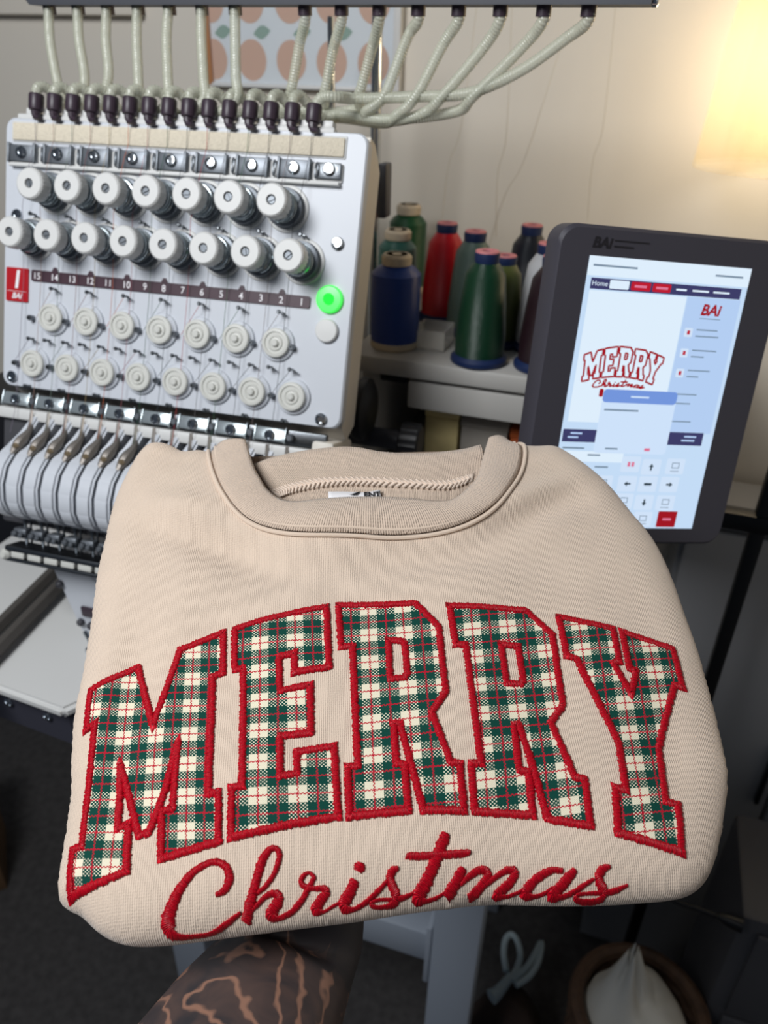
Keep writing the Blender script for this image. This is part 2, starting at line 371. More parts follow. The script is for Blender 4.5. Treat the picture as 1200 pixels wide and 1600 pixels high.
# lower arm (bobbin arm) on the base, plate, rails
AO = np.array([-.346, .660, 0]); AM = Matrix.Translation(Vector(AO))@Matrix.Rotation(math.radians(-15), 4, 'Z')
m = MB(); m.prism([(.0, 1.052), (.30, 1.052), (.30, .962), (.022, .962)], -.30, 0, AM@Matrix(((1, 0, 0, 0), (0, 0, -1, 0), (0, 1, 0, 0), (0, 0, 0, 1))))
arm = m.build('bobbin_arm', 'white', mach)
m = MB(); m.rbox(.028, .11, -.003, .001, .985, .997, .001, AM); m.build('arm_label', 'plum', arm)
m = MB()
for dx in (.035, .065, .095): m.add(*[[AM@Vector(p) for p in ((dx+.000, -.0005, 1.052), (dx+.0012, -.0005, 1.052), (dx+.048, -.0005, .999), (dx+.0468, -.0005, .999))], [(0, 1, 2, 3)]])
m.build('arm_seam', mat('seam_grey', rgb(150, 158, 165), .5), arm, smooth=0)
for x, z in ((.008, 1.022), (.024, .975), (.036, .973)): MB().lathe([(.0042, 0), (.0042, .004), (.002, .006)], 14, AM@T(x, 0, z)@Matrix.Rotation(PI/2, 4, 'X')).build('arm_screw', 'dark', arm)
m = MB(); m.lathe([(.020, 0), (.022, .004), (.022, .012), (.014, .016), (.004, .017)], 28, AM@T(.075, -.002, .978)@Matrix.Rotation(PI/2, 4, 'X')); m.build('rotary_hook', mat('hook_maroon', rgb(110, 40, 62), .35), arm)
m = MB(); m.rbox(.045, .11, -.030, -.001, .958, .9655, .002, AM); m.tube([AM@Vector((.036, -.012, .972)), AM@Vector((.05, -.022, .968)), AM@Vector((.072, -.026, .968))], .003, 8); m.build('hook_bracket', 'chrome', arm)
Z0 = .96; c0 = np.array([-.303, .537]); e1 = np.array([.072, -.028]); e1 /= np.linalg.norm(e1); e2 = np.array([.30, .954])
pl = [c0, c0-e1*.27, c0-e1*.27+e2*.26, c0+e2*.26+e1*.10, c0+e2*.10+e1*.06]
def zpr(poly, z0, z1, b=.003):
    bm = bmesh.new(); a = [bm.verts.new((p[0], p[1], z0)) for p in poly]; f = bm.faces.new(a)
    r = bmesh.ops.extrude_face_region(bm, geom=[f]); bmesh.ops.translate(bm, vec=(0, 0, z1-z0), verts=[v for v in r['geom'] if isinstance(v, bmesh.types.BMVert)])
    bmesh.ops.recalc_face_normals(bm, faces=list(bm.faces))
    if b: bmesh.ops.bevel(bm, geom=list(bm.edges), offset=b, segments=3, affect='EDGES')
    bm.verts.index_update(); m = MB(); m.add([v.co for v in bm.verts], [[v.index for v in f.verts] for f in bm.faces]); bm.free(); return m
zpr(pl, Z0-.013, Z0, .004).build('arm_plate', 'white2', mach)
pl2 = [c0+e2*.012-e1*.004, c0-e1*.27+e2*.012, c0-e1*.27+e2*.26, c0+e2*.26+e1*.10, c0+e2*.10+e1*.055]
base = zpr(pl2, Z0-.065, Z0-.0135, .003).build('arm_bracket', mat('bracket_grey', rgb(58, 58, 68), .5), mach)
for f_ in (.035, .085):
    q = c0+e2*.012-e1*f_; link('bracket_screw', sme, None, base, Matrix.Translation((q[0], q[1], Z0-.032))@Matrix.Rotation(math.radians(-20), 4, 'Z')@Matrix.Rotation(PI/2, 4, 'X'))
m = MB()
a, b = on_z(0, 1010, .972), on_z(92, 915, .972)
for off in (0, -.022): m.tube([a+np.array([off, 0, 0])-(b-a)*.8, b+np.array([off, 0, 0])+(b-a)*.6], .0075, 6)
m.build('frame_rail', mat('rail_grey', rgb(96, 92, 88), .5, .4), mach)
# machine body behind, base housing
m = MB(); m.rbox(.00, .17, .06, .30, 1.06, 1.40, .015, Matrix.Translation(Vector((-.30, .74, 0)))@MRot); m.build('head_body', 'side', mach)
m = MB(); m.rbox(-.06, .16, .12, .40, .80, 1.06, .012, Matrix.Translation(Vector((-.30, .68, 0)))@MRot); m.build('base_body', 'side', mach)
m = MB(); m.rbox(-.30, -.045, .12, .36, .80, 1.13, .006, Matrix.Translation(Vector((-.30, .70, 0)))@MRot); m.build('drive_cover', 'black', mach)
# right side: hand wheel, motor knob, thread pole bracket
def cyl_at(m, p, ax, prof, seg=24, mod=None):
    q = Vector(ax).to_track_quat('Z', 'Y').to_matrix().to_4x4(); m.lathe(prof, seg, Matrix.Translation(Vector(p))@q, mod)
wp = at_depth(572, 640, .80)
m = MB(); cyl_at(m, wp-PU*.012, PU, [(.012, 0), (.030, .002), (.033, .006), (.033, .014), (.026, .018), (.010, .019)], 32); m.build('hand_wheel', 'black', mach)
kp_ = at_depth(640, 690, .82)
m = MB(); cyl_at(m, kp_-PU*.010, PU, [(.018, 0), (.0205, .002), (.0205, .020), (.018, .022)], 40, lambda k, i: 1 if k % 2 else .95); m.build('adjusting_knob', 'black', mach)
m = MB(); m.tube([kp_-PU*.01, kp_-PU*.10], .011, 14); m.build('knob_shaft', 'dark', mach)
m = MB(); m.rbox(-.005, .005, -.01, .01, -.012, .04, .002, Matrix.Translation(Vector(at_depth(600, 320, .80)))@MRot); m.build('pole_bracket', 'dark', mach)

# thread guide bar above with fifteen tubes
BO = np.array([-.3238, .85, 1.5441]); BY = math.radians(-20.72); BU = np.array([math.cos(BY), math.sin(BY), 0]); BB = np.array([-math.sin(BY), math.cos(BY), 0])
BM = frame4(BU, BB, np.array([0, 0, 1.]), BO)
m = MB(); m.prism([(-.030, .018), (-.012, -.002), (.541, -.002), (.541, .026), (-.030, .026)], -.012, .020, BM@Matrix(((1, 0, 0, 0), (0, 0, 1, 0), (0, 1, 0, 0), (0, 0, 0, 1))))
tbar = m.build('thread_bar', 'bar', mach)
m = MB(); cyl_at(m, BO+BU*.541+np.array([0, 0, .0]), BU, [(.0035, 0), (.0035, .003), (.0018, .004)], 14); m.build('bar_screw', 'chrome', tbar)
slots = [0, 1, 2, 3, 4, 5, 6, 8, 9, 10, 11, 12, 13, 14, 15]
tm = bpy.data.materials.new('clear_ribbed_tube'); tm.use_nodes = True; h = NT(tm)
h.p.inputs['Base Color'].default_value = rgb(206, 208, 190); h.p.inputs['Roughness'].default_value = .22
h.p.inputs['Alpha'].default_value = .62; h.p.inputs['Specular IOR Level'].default_value = .8; h.p.inputs['Subsurface Weight'].default_value = 0
tubes_px = {   # bends of each tube after it leaves the bar, as (pixel, pixel, distance)
 7: [(475, 5, 0), (468, 70, .80), (455, 140, .79)], 8: [(532, 5, 0), (520, 80, .77), (506, 148, .76)], 9: [(594, 5, 0), (580, 80, .75), (560, 150, .74)],
 10: [(653, 5, 0), (636, 60, .73), (600, 150, .73)], 11: [(713, 4, 0), (692, 70, .72), (650, 150, .72)], 12: [(784, 3, 0), (755, 75, .70), (690, 152, .70)],
 13: [(852, 3, 0), (815, 75, .69), (740, 150, .69)], 14: [(921, 3, 0), (885, 60, .68), (815, 110, .67), (735, 145, .67)]}
for j in range(15):
    k = slots[j]; top = BO+BU*k*.0331
    hk = P(j*PP-.0027, .1575, .004)
    endc = [hk-PV*.002, hk+PV*.005+PU*.0005, hk+PV*.0085-PN*.006+PU*.003, hk+PV*.005-PN*.013+PU*.008]
    if j < 7:
        dx = [16, 14, 4, 1, 0, 2, -2][j]
        x0 = [75, 121, 166, 215, 262, 316, 370][j]
        d0 = float((top-CAM)@(CM@np.array([0, 0, 1.])))
        mid = [top, at_depth(x0+dx*.3-2, 60, d0), at_depth(x0+dx*.8, 120, d0), at_depth(x0+dx*.9, 158, d0)]
        far = hk+PV*(-.006)-PN*.020+PU*(.016)
        path = mid+[mid[-1]*.5+far*.5-PV*.008, far]+endc[::-1]
        if j < 3: path = mid[:3]+[hk+PV*(-.002)-PN*.020+PU*(.013)]+endc[::-1]
    else:
        tp = tubes_px[j]; fz = CM@np.array([0, 0, 1.]); d0 = float((top-CAM)@fz); i = j-7
        dh = float((hk-PN*.024-CAM)@fz)                       # distance just behind the hooks
        lastx = tp[-1][0]; drop = [4, 8, 12, 20, 26, 22, 16, 0][i]*.55
        if j == 14: bends = [t[:2] for t in tp[1:]]+[(650, 151), (560, 154)]
        else: bends = [t[:2] for t in tp[1:]]+[(lastx-(30 if i > 2 else 14), 166+drop)]+([(582+i*4, 178+drop), (530, 170+drop)] if i > 2 else [])
        nb_ = len(bends); dh2 = dh-.012 if j == 14 else dh+.002*(i % 4)
        path = [top, top-np.array([0, 0, .012])]+[at_depth(x, y, d0+(dh2-d0)*((q+1)/nb_)**.8) for q, (x, y) in enumerate(bends)]
        far = hk+PV*(-.004)-PN*.026+PU*.020
        if j == 14: path += [hk+PV*.008-PN*.004+PU*.018]+[hk+PV*.006+PU*.006, hk-PV*.002]
        else: path += [far]+endc[::-1]
    pts = resample(cr(path, 10), .00075)
    R = [.0044+.00042*math.sin(2*PI*i_/3.2) for i_ in range(len(pts))]
    m = MB(); m.tube(pts, R, 9); m.build('thread_tube', tm, mach, smooth=80)
    m = MB(); cyl_at(m, top-np.array([0, 0, .009]), (0, 0, 1), [(.0058, 0), (.0058, .010)], 14); m.build('tube_socket', 'plum', tbar)
# chrome poles holding the bar
for px, d, r in ((517, .90, .0045), (590, .84, .0062)):
    a = at_depth(px, 10, d); m = MB(); m.tube([(a[0], a[1], 1.15), (a[0], a[1], 1.55)], r, 16); m.build('bar_pole', 'chrome', mach)
# sewing threads down the panel
tcol = [(120, 110, 125), (150, 120, 110), (110, 125, 115), (120, 60, 60), (150, 130, 90), (190, 95, 50), (150, 80, 90), (30, 80, 55), (50, 60, 70), (170, 40, 45), (90, 85, 85), (50, 95, 60), (45, 45, 50), (120, 105, 105), (40, 38, 42)]
for k in range(15):
    u = k*PP-.0027; r_ = .00022
    tmn = mat('sewing_thread', rgb(*tcol[k]), .6)
    ul = u-.006
    pts = [P(u+.0005, .138, .006), P(u, .119, .0042), P(u-.001, .107, .008), P(u-.003, .085, .011), P(ul-.002, .06, .010), P(ul-.003, .02, .006), P(ul-.004, -.004, .004), P(ul-.005, -.06, .006), P(ul-.007, -.10, .006), P(ul-.008, -.13, .008), P(ul-.008, -.15, .014)]
    m = MB(); m.tube(pts, r_, 5); m.build('thread', tmn, mach)
    if k % 2: w0 = P((k//2)*2*PP+.0185+.0075-PP*1.2, -.0395, .006); g0 = P(.0215+(k//2)*2*PP, -.0108, .008)
    else: w0 = P(-.0205+(k//2)*2*PP, -.083, .006); g0 = P(-.002+(k//2)*2*PP, -.0588, .008)
    m = MB(); m.tube([g0, w0], r_, 5); m.build('thread', tmn, mach)

# ------------------------------------------------------------------ folded sweatshirt
SB = at_depth(600, 1440, .36); ST = at_depth(560, 695, .547)
SEB = (ST-SB)/np.linalg.norm(ST-SB); SEA = CM@np.array([1., 0, 0]); SEA = SEA-SEB*(SEA@SEB); SEA /= np.linalg.norm(SEA); SEN = np.cross(SEA, SEB)
def s_ab(p): d = np.asarray(p)-SB; return np.array([d@SEA, d@SEB])
def s_px(x, y, h=0.): return s_ab(on_plane(x, y, SB+SEN*h, SEN))
sil = [(329, 698), (311, 694), (287, 696), (273, 689), (257, 683), (238, 682), (220, 690), (203, 722), (180, 790), (165, 850), (152, 910), (143, 980), (130, 1060), (118, 1120), (113, 1180), (112, 1240),
       (105, 1300), (97, 1350), (92, 1390), (95, 1411), (110, 1424), (128, 1433), (150, 1454), (175, 1470), (210, 1479), (260, 1478), (320, 1471), (400, 1460), (500, 1448), (570, 1439), (640, 1428), (720, 1418),
       (780, 1414), (850, 1416), (920, 1416), (980, 1413), (1040, 1408), (1075, 1400), (1100, 1380), (1115, 1350), (1125, 1310), (1133, 1260), (1136, 1215), (1129, 1180), (1118, 1130), (1105, 1080), (1088, 1020),
       (1070, 970), (1045, 900), (1018, 848), (985, 808), (950, 765), (918, 725), (897, 703), (878, 691), (862, 687), (836, 688), (816, 687), (800, 686)]
seam = [(329, 698), (333, 722), (340, 745), (352, 770), (370, 795), (395, 815), (430, 827), (480, 832), (560, 834), (620, 837), (690, 829), (740, 811), (778, 783), (803, 750), (814, 722), (812, 702), (800, 686)]
def hs(y): return .011*max(0., min(1., (760-y)/60.))          # top edge is seen over its rounded rim
SIL = np.array(resample(cr([s_px(x, y, hs(y)) for x, y in sil], 5), .003))
def height(ab):
    ab = np.atleast_2d(ab); A = SIL[:-1]; D = SIL[1:]-A; L2 = (D**2).sum(1)
    dist = np.full(len(ab), 9.)
    for i in range(0, len(ab), 4000):
        p = ab[i:i+4000, None, :]-A[None]; t = np.clip((p*D[None]).sum(2)/L2, 0, 1); dist[i:i+4000] = np.sqrt(((p-t[..., None]*D[None])**2).sum(2)).min(1)
    a, b = ab[:, 0], ab[:, 1]
    top = np.clip((b-.24)/.05, 0, 1)
    r = .026-.010*top; x = 1-np.minimum(dist/r, 1)
    h = (.018-.004*top)*np.sqrt(np.maximum(0, 1-x*x))
    h += .010*(1-(a/.165)**2)*np.minimum(dist/.06, 1)
    g = lambda ca, cb, sa, sb, th=0: np.exp(-(((a-ca)*math.cos(th)+(b-cb)*math.sin(th))/sa)**2-((-(a-ca)*math.sin(th)+(b-cb)*math.cos(th))/sb)**2)
    k = np.minimum(dist/.03, 1)
    h += 1.7*k*(-.0052*g(-.085, .205, .045, .014, -.5)+.0035*g(-.115, .235, .03, .012, -.5)-.003*g(.02, .185, .07, .011, .05)+.0022*g(.0, .215, .06, .010)
            -.003*g(.10, .215, .045, .010, .5)+.002*g(.11, .235, .04, .008, .5)-.002*g(-.13, .10, .012, .05)+.0015*np.sin(a*55+b*30)*np.sin(b*48-a*14+1)*.7)
    return h
def s_surf(x, y, lift=0.):                 # pixel -> (a, b) on the curved cloth
    h = .02
    for _ in range(7): ab = s_px(x, y, h+lift); h = float(height(ab)[0])
    return ab
def s_world(ab, lift=0., h=None):
    ab = np.atleast_2d(ab); h = height(ab) if h is None else h
    return SB+ab[:, :1]*SEA+ab[:, 1:]*SEB+(h+lift)[:, None]*SEN
def inside(pts, poly):
    pts = np.asarray(pts); x, y = pts[:, 0], pts[:, 1]; r = np.zeros(len(pts), bool); n = len(poly)
    for i in range(n):
        (x1, y1), (x2, y2) = poly[i], poly[(i+1) % n]
        if y1 == y2: continue
        c = (y1 > y) != (y2 > y); r ^= c & (x < (x2-x1)*(y-y1)/(y2-y1)+x1)
    return r
def fill(loops, sp):                       # triangulate polygon with holes, interior points on a grid
    ab = []; ed = []
    for lp in loops:
        o = len(ab); ab += [tuple(p) for p in lp]; ed += [(o+i, o+(i+1) % len(lp)) for i in range(len(lp))]
    al = np.array(ab); lo, hi = al.min(0), al.max(0)
    gx, gy = np.meshgrid(np.arange(lo[0], hi[0], sp), np.arange(lo[1], hi[1], sp*.866)); gx[1::2] += sp/2
    g = np.stack([gx.ravel(), gy.ravel()], 1); k = inside(g, loops[0])
    for hl in loops[1:]: k &= ~inside(g, hl)
    g = g[k]
    keep = np.ones(len(g), bool)
    for i in range(0, len(g), 2000): keep[i:i+2000] = np.sqrt(((g[i:i+2000, None]-al[None])**2).sum(2)).min(1) > sp*.45
    g = g[keep]
    v, e, f, *_ = delaunay_2d_cdt([Vector(p) for p in ab]+[Vector(p) for p in g], ed, [], 0, 1e-9)
    v = np.array([(p.x, p.y) for p in v]); f = np.array([q for q in f if len(q) == 3])
    c = v[f].mean(1); k = inside(c, loops[0])
    for hl in loops[1:]: k &= ~inside(c, hl)
    return v, f[k]
def mesh_uv(name, verts, faces, uvs, m, parent, smooth=180):
    me = bpy.data.meshes.new(name); me.from_pydata([tuple(map(float, p)) for p in verts], [], [tuple(int(i) for i in f) for f in faces])
    ul = me.uv_layers.new(name='UVMap'); li = np.zeros(len(me.loops), int); me.loops.foreach_get('vertex_index', li)
    ul.data.foreach_set('uv', np.asarray(uvs, float)[li].ravel()); me.update(); me.shade_smooth(); me['sm'] = 1
    o = link(name, me, m, parent, None, 0); return o

# cloth materials, patterned in metres along the cloth
def knit(name, col, pu, pv, strength, dark=.9, slant=0.):
    m = bpy.data.materials.new(name); m.use_nodes = True; h = NT(m)
    h.p.inputs['Roughness'].default_value = .95; h.p.inputs['Specular IOR Level'].default_value = .15; h.p.inputs['Sheen Weight'].default_value = .25; h.p.inputs['Sheen Roughness'].default_value = .6
    tc = h.n('ShaderNodeTexCoord'); sx = h.n('ShaderNodeSeparateXYZ'); h.l(tc.outputs['UV'], sx.inputs[0])
    u = h.math('ADD', sx.outputs[0], h.math('MULTIPLY', sx.outputs[1], slant))
    a = h.math('SINE', h.math('MULTIPLY', u, 2*PI/pu)); b = h.math('SINE', h.math('ADD', h.math('MULTIPLY', sx.outputs[1], 2*PI/pv), h.math('MULTIPLY', a, 1.2)))
    n = h.n('ShaderNodeTexNoise'); n.inputs['Scale'].default_value = 900; n.inputs['Detail'].default_value = 3; h.l(tc.outputs['UV'], n.inputs['Vector'])
    n2 = h.n('ShaderNodeTexNoise'); n2.inputs['Scale'].default_value = 55; n2.inputs['Detail'].default_value = 6; h.l(tc.outputs['UV'], n2.inputs['Vector'])
    hh = h.math('ADD', h.math('ADD', h.math('MULTIPLY', a, .5), h.math('MULTIPLY', b, .12)), h.math('MULTIPLY', n.outputs[0], 1.8))
    bp = h.n('ShaderNodeBump'); bp.inputs['Strength'].default_value = strength; bp.inputs['Distance'].default_value = .0005; h.l(hh, bp.inputs['Height']); h.l(bp.outputs[0], h.p.inputs['Normal'])
    mr = h.n('ShaderNodeMapRange'); h.l(hh, mr.inputs[0]); mr.inputs[1].default_value = -.3; mr.inputs[2].default_value = 1.7
    c2 = tuple(c*dark for c in col[:3])+(1,)
    f2 = h.n('ShaderNodeMapRange'); h.l(n2.outputs[0], f2.inputs[0]); f2.inputs[1].default_value = .3; f2.inputs[2].default_value = .7; f2.inputs[3].default_value = .96; f2.inputs[4].default_value = 1.03
    mx = h.mix(mr.outputs[0], c2, col); mm = h.n('ShaderNodeMix', data_type='RGBA', blend_type='MULTIPLY'); mm.inputs[0].default_value = 1; h.l(mx, mm.inputs[6]); h.l(f2.outputs[0], mm.inputs[7])
    h.l(mm.outputs[2], h.p.inputs['Base Color']); return m
CREAM = rgb(222, 201, 181)
MT['knit'] = knit('cream_fleece_knit', CREAM, .00105, .0012, .55, .84)
MT['rib'] = knit('cream_rib_knit', rgb(218, 196, 176), .0013, .0013, .8, .76)
MT['tape'] = mat('cream_twill_tape', rgb(224, 206, 190), .9)
swl = thing('sweatshirt', SB-np.array([0, 0, .02]), 'folded cream crewneck sweatshirt with plaid letters and red script, held up', 'sweatshirt')
SEAM = np.array(resample(cr([s_surf(x, y) if y > 705 else s_px(x, y, hs(y)) for x, y in seam], 6), .003))
loop = np.vstack([SIL[::-1], SEAM[1:-1]])            # outer silhouette, then along the neckline
if True:
    v, f = fill([loop], .0024); ht = height(v)
    sh = fill([SIL], .006); hb = -.020*np.sqrt(np.maximum(0, 1-(1-np.minimum(np.maximum(height(sh[0])-.001, 0)/.016, 1))**2))
    bnd = np.array([np.sqrt(((SIL-p)**2).sum(1)).min() < 1e-6 for p in sh[0]]); hb[bnd] = 0
    top = s_world(v, 0., ht); bot = s_world(sh[0], 0., hb)
    fl = np.vstack([f, sh[1]+len(v)])
    body = mesh_uv('body', np.vstack([top, bot]), fl, np.vstack([v, sh[0]]), 'knit', swl)
    bm = bmesh.new(); bm.from_mesh(body.data); bmesh.ops.remove_doubles(bm, verts=list(bm.verts), dist=2e-5); bmesh.ops.recalc_face_normals(bm, faces=list(bm.faces)); bm.to_mesh(body.data); bm.free()
# collar band (front): pairs of outer seam point / inner edge point
inner = [(386, 698), (396, 726), (405, 744), (417, 763), (436, 778), (462, 783), (500, 779), (550, 776), (600, 776), (640, 778), (680, 782), (708, 779), (731, 762), (746, 745), (752, 724), (756, 709), (762, 694)]
def band(po, pi, nu, nv, bulge, l0, l1, hfun=None):
    o = resample(po, 1e9 if False else np.linalg.norm(np.diff(po, axis=0), axis=1).sum()/nu)[:nu+1]; i = resample(pi, np.linalg.norm(np.diff(pi, axis=0), axis=1).sum()/nu)[:nu+1]
    L = np.linalg.norm(np.diff(o, axis=0), axis=1).mean()
    V = []; UV = []
    for j in range(nv+1):
        t = j/nv; ab = o*(1-t)+i*t; hh = height(ab)
        V.append(s_world(ab, l0*(1-t)+l1*t+bulge*math.sin(PI*t)**.7, hh)); UV.append(np.stack([np.arange(len(ab))*L*.85, np.full(len(ab), t*.018)], 1))
    n = len(o); F_ = [(j*n+k, j*n+k+1, (j+1)*n+k+1, (j+1)*n+k) for j in range(nv) for k in range(n-1)]
    return np.vstack(V), F_, np.vstack(UV)
PO_ = np.array(cr([s_surf(x, y) if y > 705 else s_px(x, y, hs(y)) for x, y in seam], 6)); PI_ = np.array(cr([s_surf(x, y, .0015) if 700 < y else s_px(x, y, .012) for x, y in inner], 6))
V_, F_, UV_ = band(PO_, PI_, 130, 8, .0022, .0012, .0015)
def thick(name, V_, F_, UV_, m, parent, t):
    o = mesh_uv(name, V_, F_, UV_, m, parent); md = o.modifiers.new('s', 'SOLIDIFY'); md.thickness = t; md.offset = -1
    bm = bmesh.new(); bm.from_mesh(o.data); bm.normal_update()
    if sum(f.normal.dot(Vector(SEN)) for f in bm.faces) < 0: bmesh.ops.reverse_faces(bm, faces=list(bm.faces))
    bm.to_mesh(o.data); bm.free(); return o
thick('collar', V_, F_, UV_, 'rib', swl, .0035)
m = MB()
for off, r in ((.0022, .0013), (-.0030, .0011)):
    q = np.array(resample(PO_, .002)); tn = np.gradient(q, axis=0); tn /= np.linalg.norm(tn, axis=1)[:, None]; nr = np.stack([tn[:, 1], -tn[:, 0]], 1)
    m.tube(s_world(q+nr*off, .0012), r, 8)
m.build('collar_seam', 'knit', swl)
# back of the neck seen through the opening
def px_strip(name, rows, mt, par, t, nu=60):
    V = []; UV = []
    for j, (pts, d) in enumerate(rows):
        q = np.array(resample(cr([(x, y, dd) for (x, y), dd in zip(pts, d)], 6), 1)); q = q[np.linspace(0, len(q)-1, nu+1).astype(int)]
        W = np.array([at_depth(*r) for r in q]); V.append(W); UV.append(np.stack([np.arange(nu+1)*.17/nu, np.full(nu+1, j*.008)], 1))
    n = nu+1; F_ = [(j*n+k, j*n+k+1, (j+1)*n+k+1, (j+1)*n+k) for j in range(len(rows)-1) for k in range(nu)]
    return thick(name, np.vstack(V), F_, np.vstack(UV), mt, par, t)
def dep(x, y, h): return float((on_plane(x, y, SB+SEN*h, SEN)-CAM)@(CM@np.array([0, 0, 1.])))
def R_(pts, h): return (pts, [dep(x, y, h) for x, y in pts])
bt = [(398, 724), (430, 713), (480, 703), (530, 698), (560, 699), (600, 706), (660, 708), (720, 702), (752, 694)]
b0 = [(395, 727), (428, 717), (478, 709), (530, 705), (560, 706), (600, 712), (660, 714), (720, 709), (755, 702)]
b1 = [(404, 740), (430, 738), (480, 735), (530, 733), (570, 733), (620, 735), (670, 737), (720, 730), (757, 722)]
b2 = [(420, 762), (440, 760), (480, 752), (530, 748), (570, 748), (620, 751), (680, 752), (722, 748), (757, 738)]
b3 = [(440, 800), (460, 800), (500, 800), (540, 800), (580, 800), (620, 800), (680, 800), (715, 796), (750, 780)]
px_strip('back_neck', [([(x, y+14) for x, y in bt], [dep(x, y, .008)+.012 for x, y in bt]), R_(bt, .010), R_(b0, .013), R_(b1, .0115), R_(b2, .0095), R_(b3, .0085)], 'rib', swl, .003)
t0 = [(423, 766), (450, 757), (490, 748), (540, 745), (590, 746), (650, 749), (700, 750), (742, 737)]
t1 = [(436, 777), (456, 770), (495, 762), (540, 758), (590, 759), (650, 762), (700, 764), (738, 752)]
px_strip('neck_tape', [R_(t0, .0098), R_([((a[0]+b[0])/2, (a[1]+b[1])/2) for a, b in zip(t0, t1)], .0106), R_(t1, .0100)], 'tape', swl, .0012)
m = MB()                                   # herringbone ridges on the tape
tt0 = np.array(cr(t0, 12)); tt1 = np.array(cr(t1, 12))
for k in range(2, len(tt0)-3, 2):
    mid = (tt0[k+2 if k+2 < len(tt0) else k]+tt1[k+2 if k+2 < len(tt0) else k])/2
    W = [at_depth(p[0], p[1], dep(p[0], p[1], .0112)) for p in (tt0[k], mid, tt1[k])]
    m.tube(W, .00065, 5)
o = m.build('tape_herringbone', 'tape', swl); o['kind'] = 'stuff'
lab = px_strip('neck_label', [R_([(513, 768), (540, 768), (570, 769), (594, 765)], .0122), R_([(513, 786), (540, 786), (570, 786), (596, 786)], .0108)], mat('label_white', rgb(232, 230, 232), .6), swl, .0006, 12)
lo = at_depth(574, 770, dep(574, 770, .0130)); LM = frame4(SEA, SEB, SEN, lo)
m = MB(); m.add(*text_mesh('ENT', .0058, LM@T(.003, -.0018, .0002), .0002)); m.add(*[[LM@Vector(p) for p in ((-.012, -.001, 0), (-.006, .0012, 0), (-.004, .0016, 0), (-.007, -.0012, 0))], [(0, 1, 2, 3)]])
m.build('label_print', 'black', lab, smooth=0)

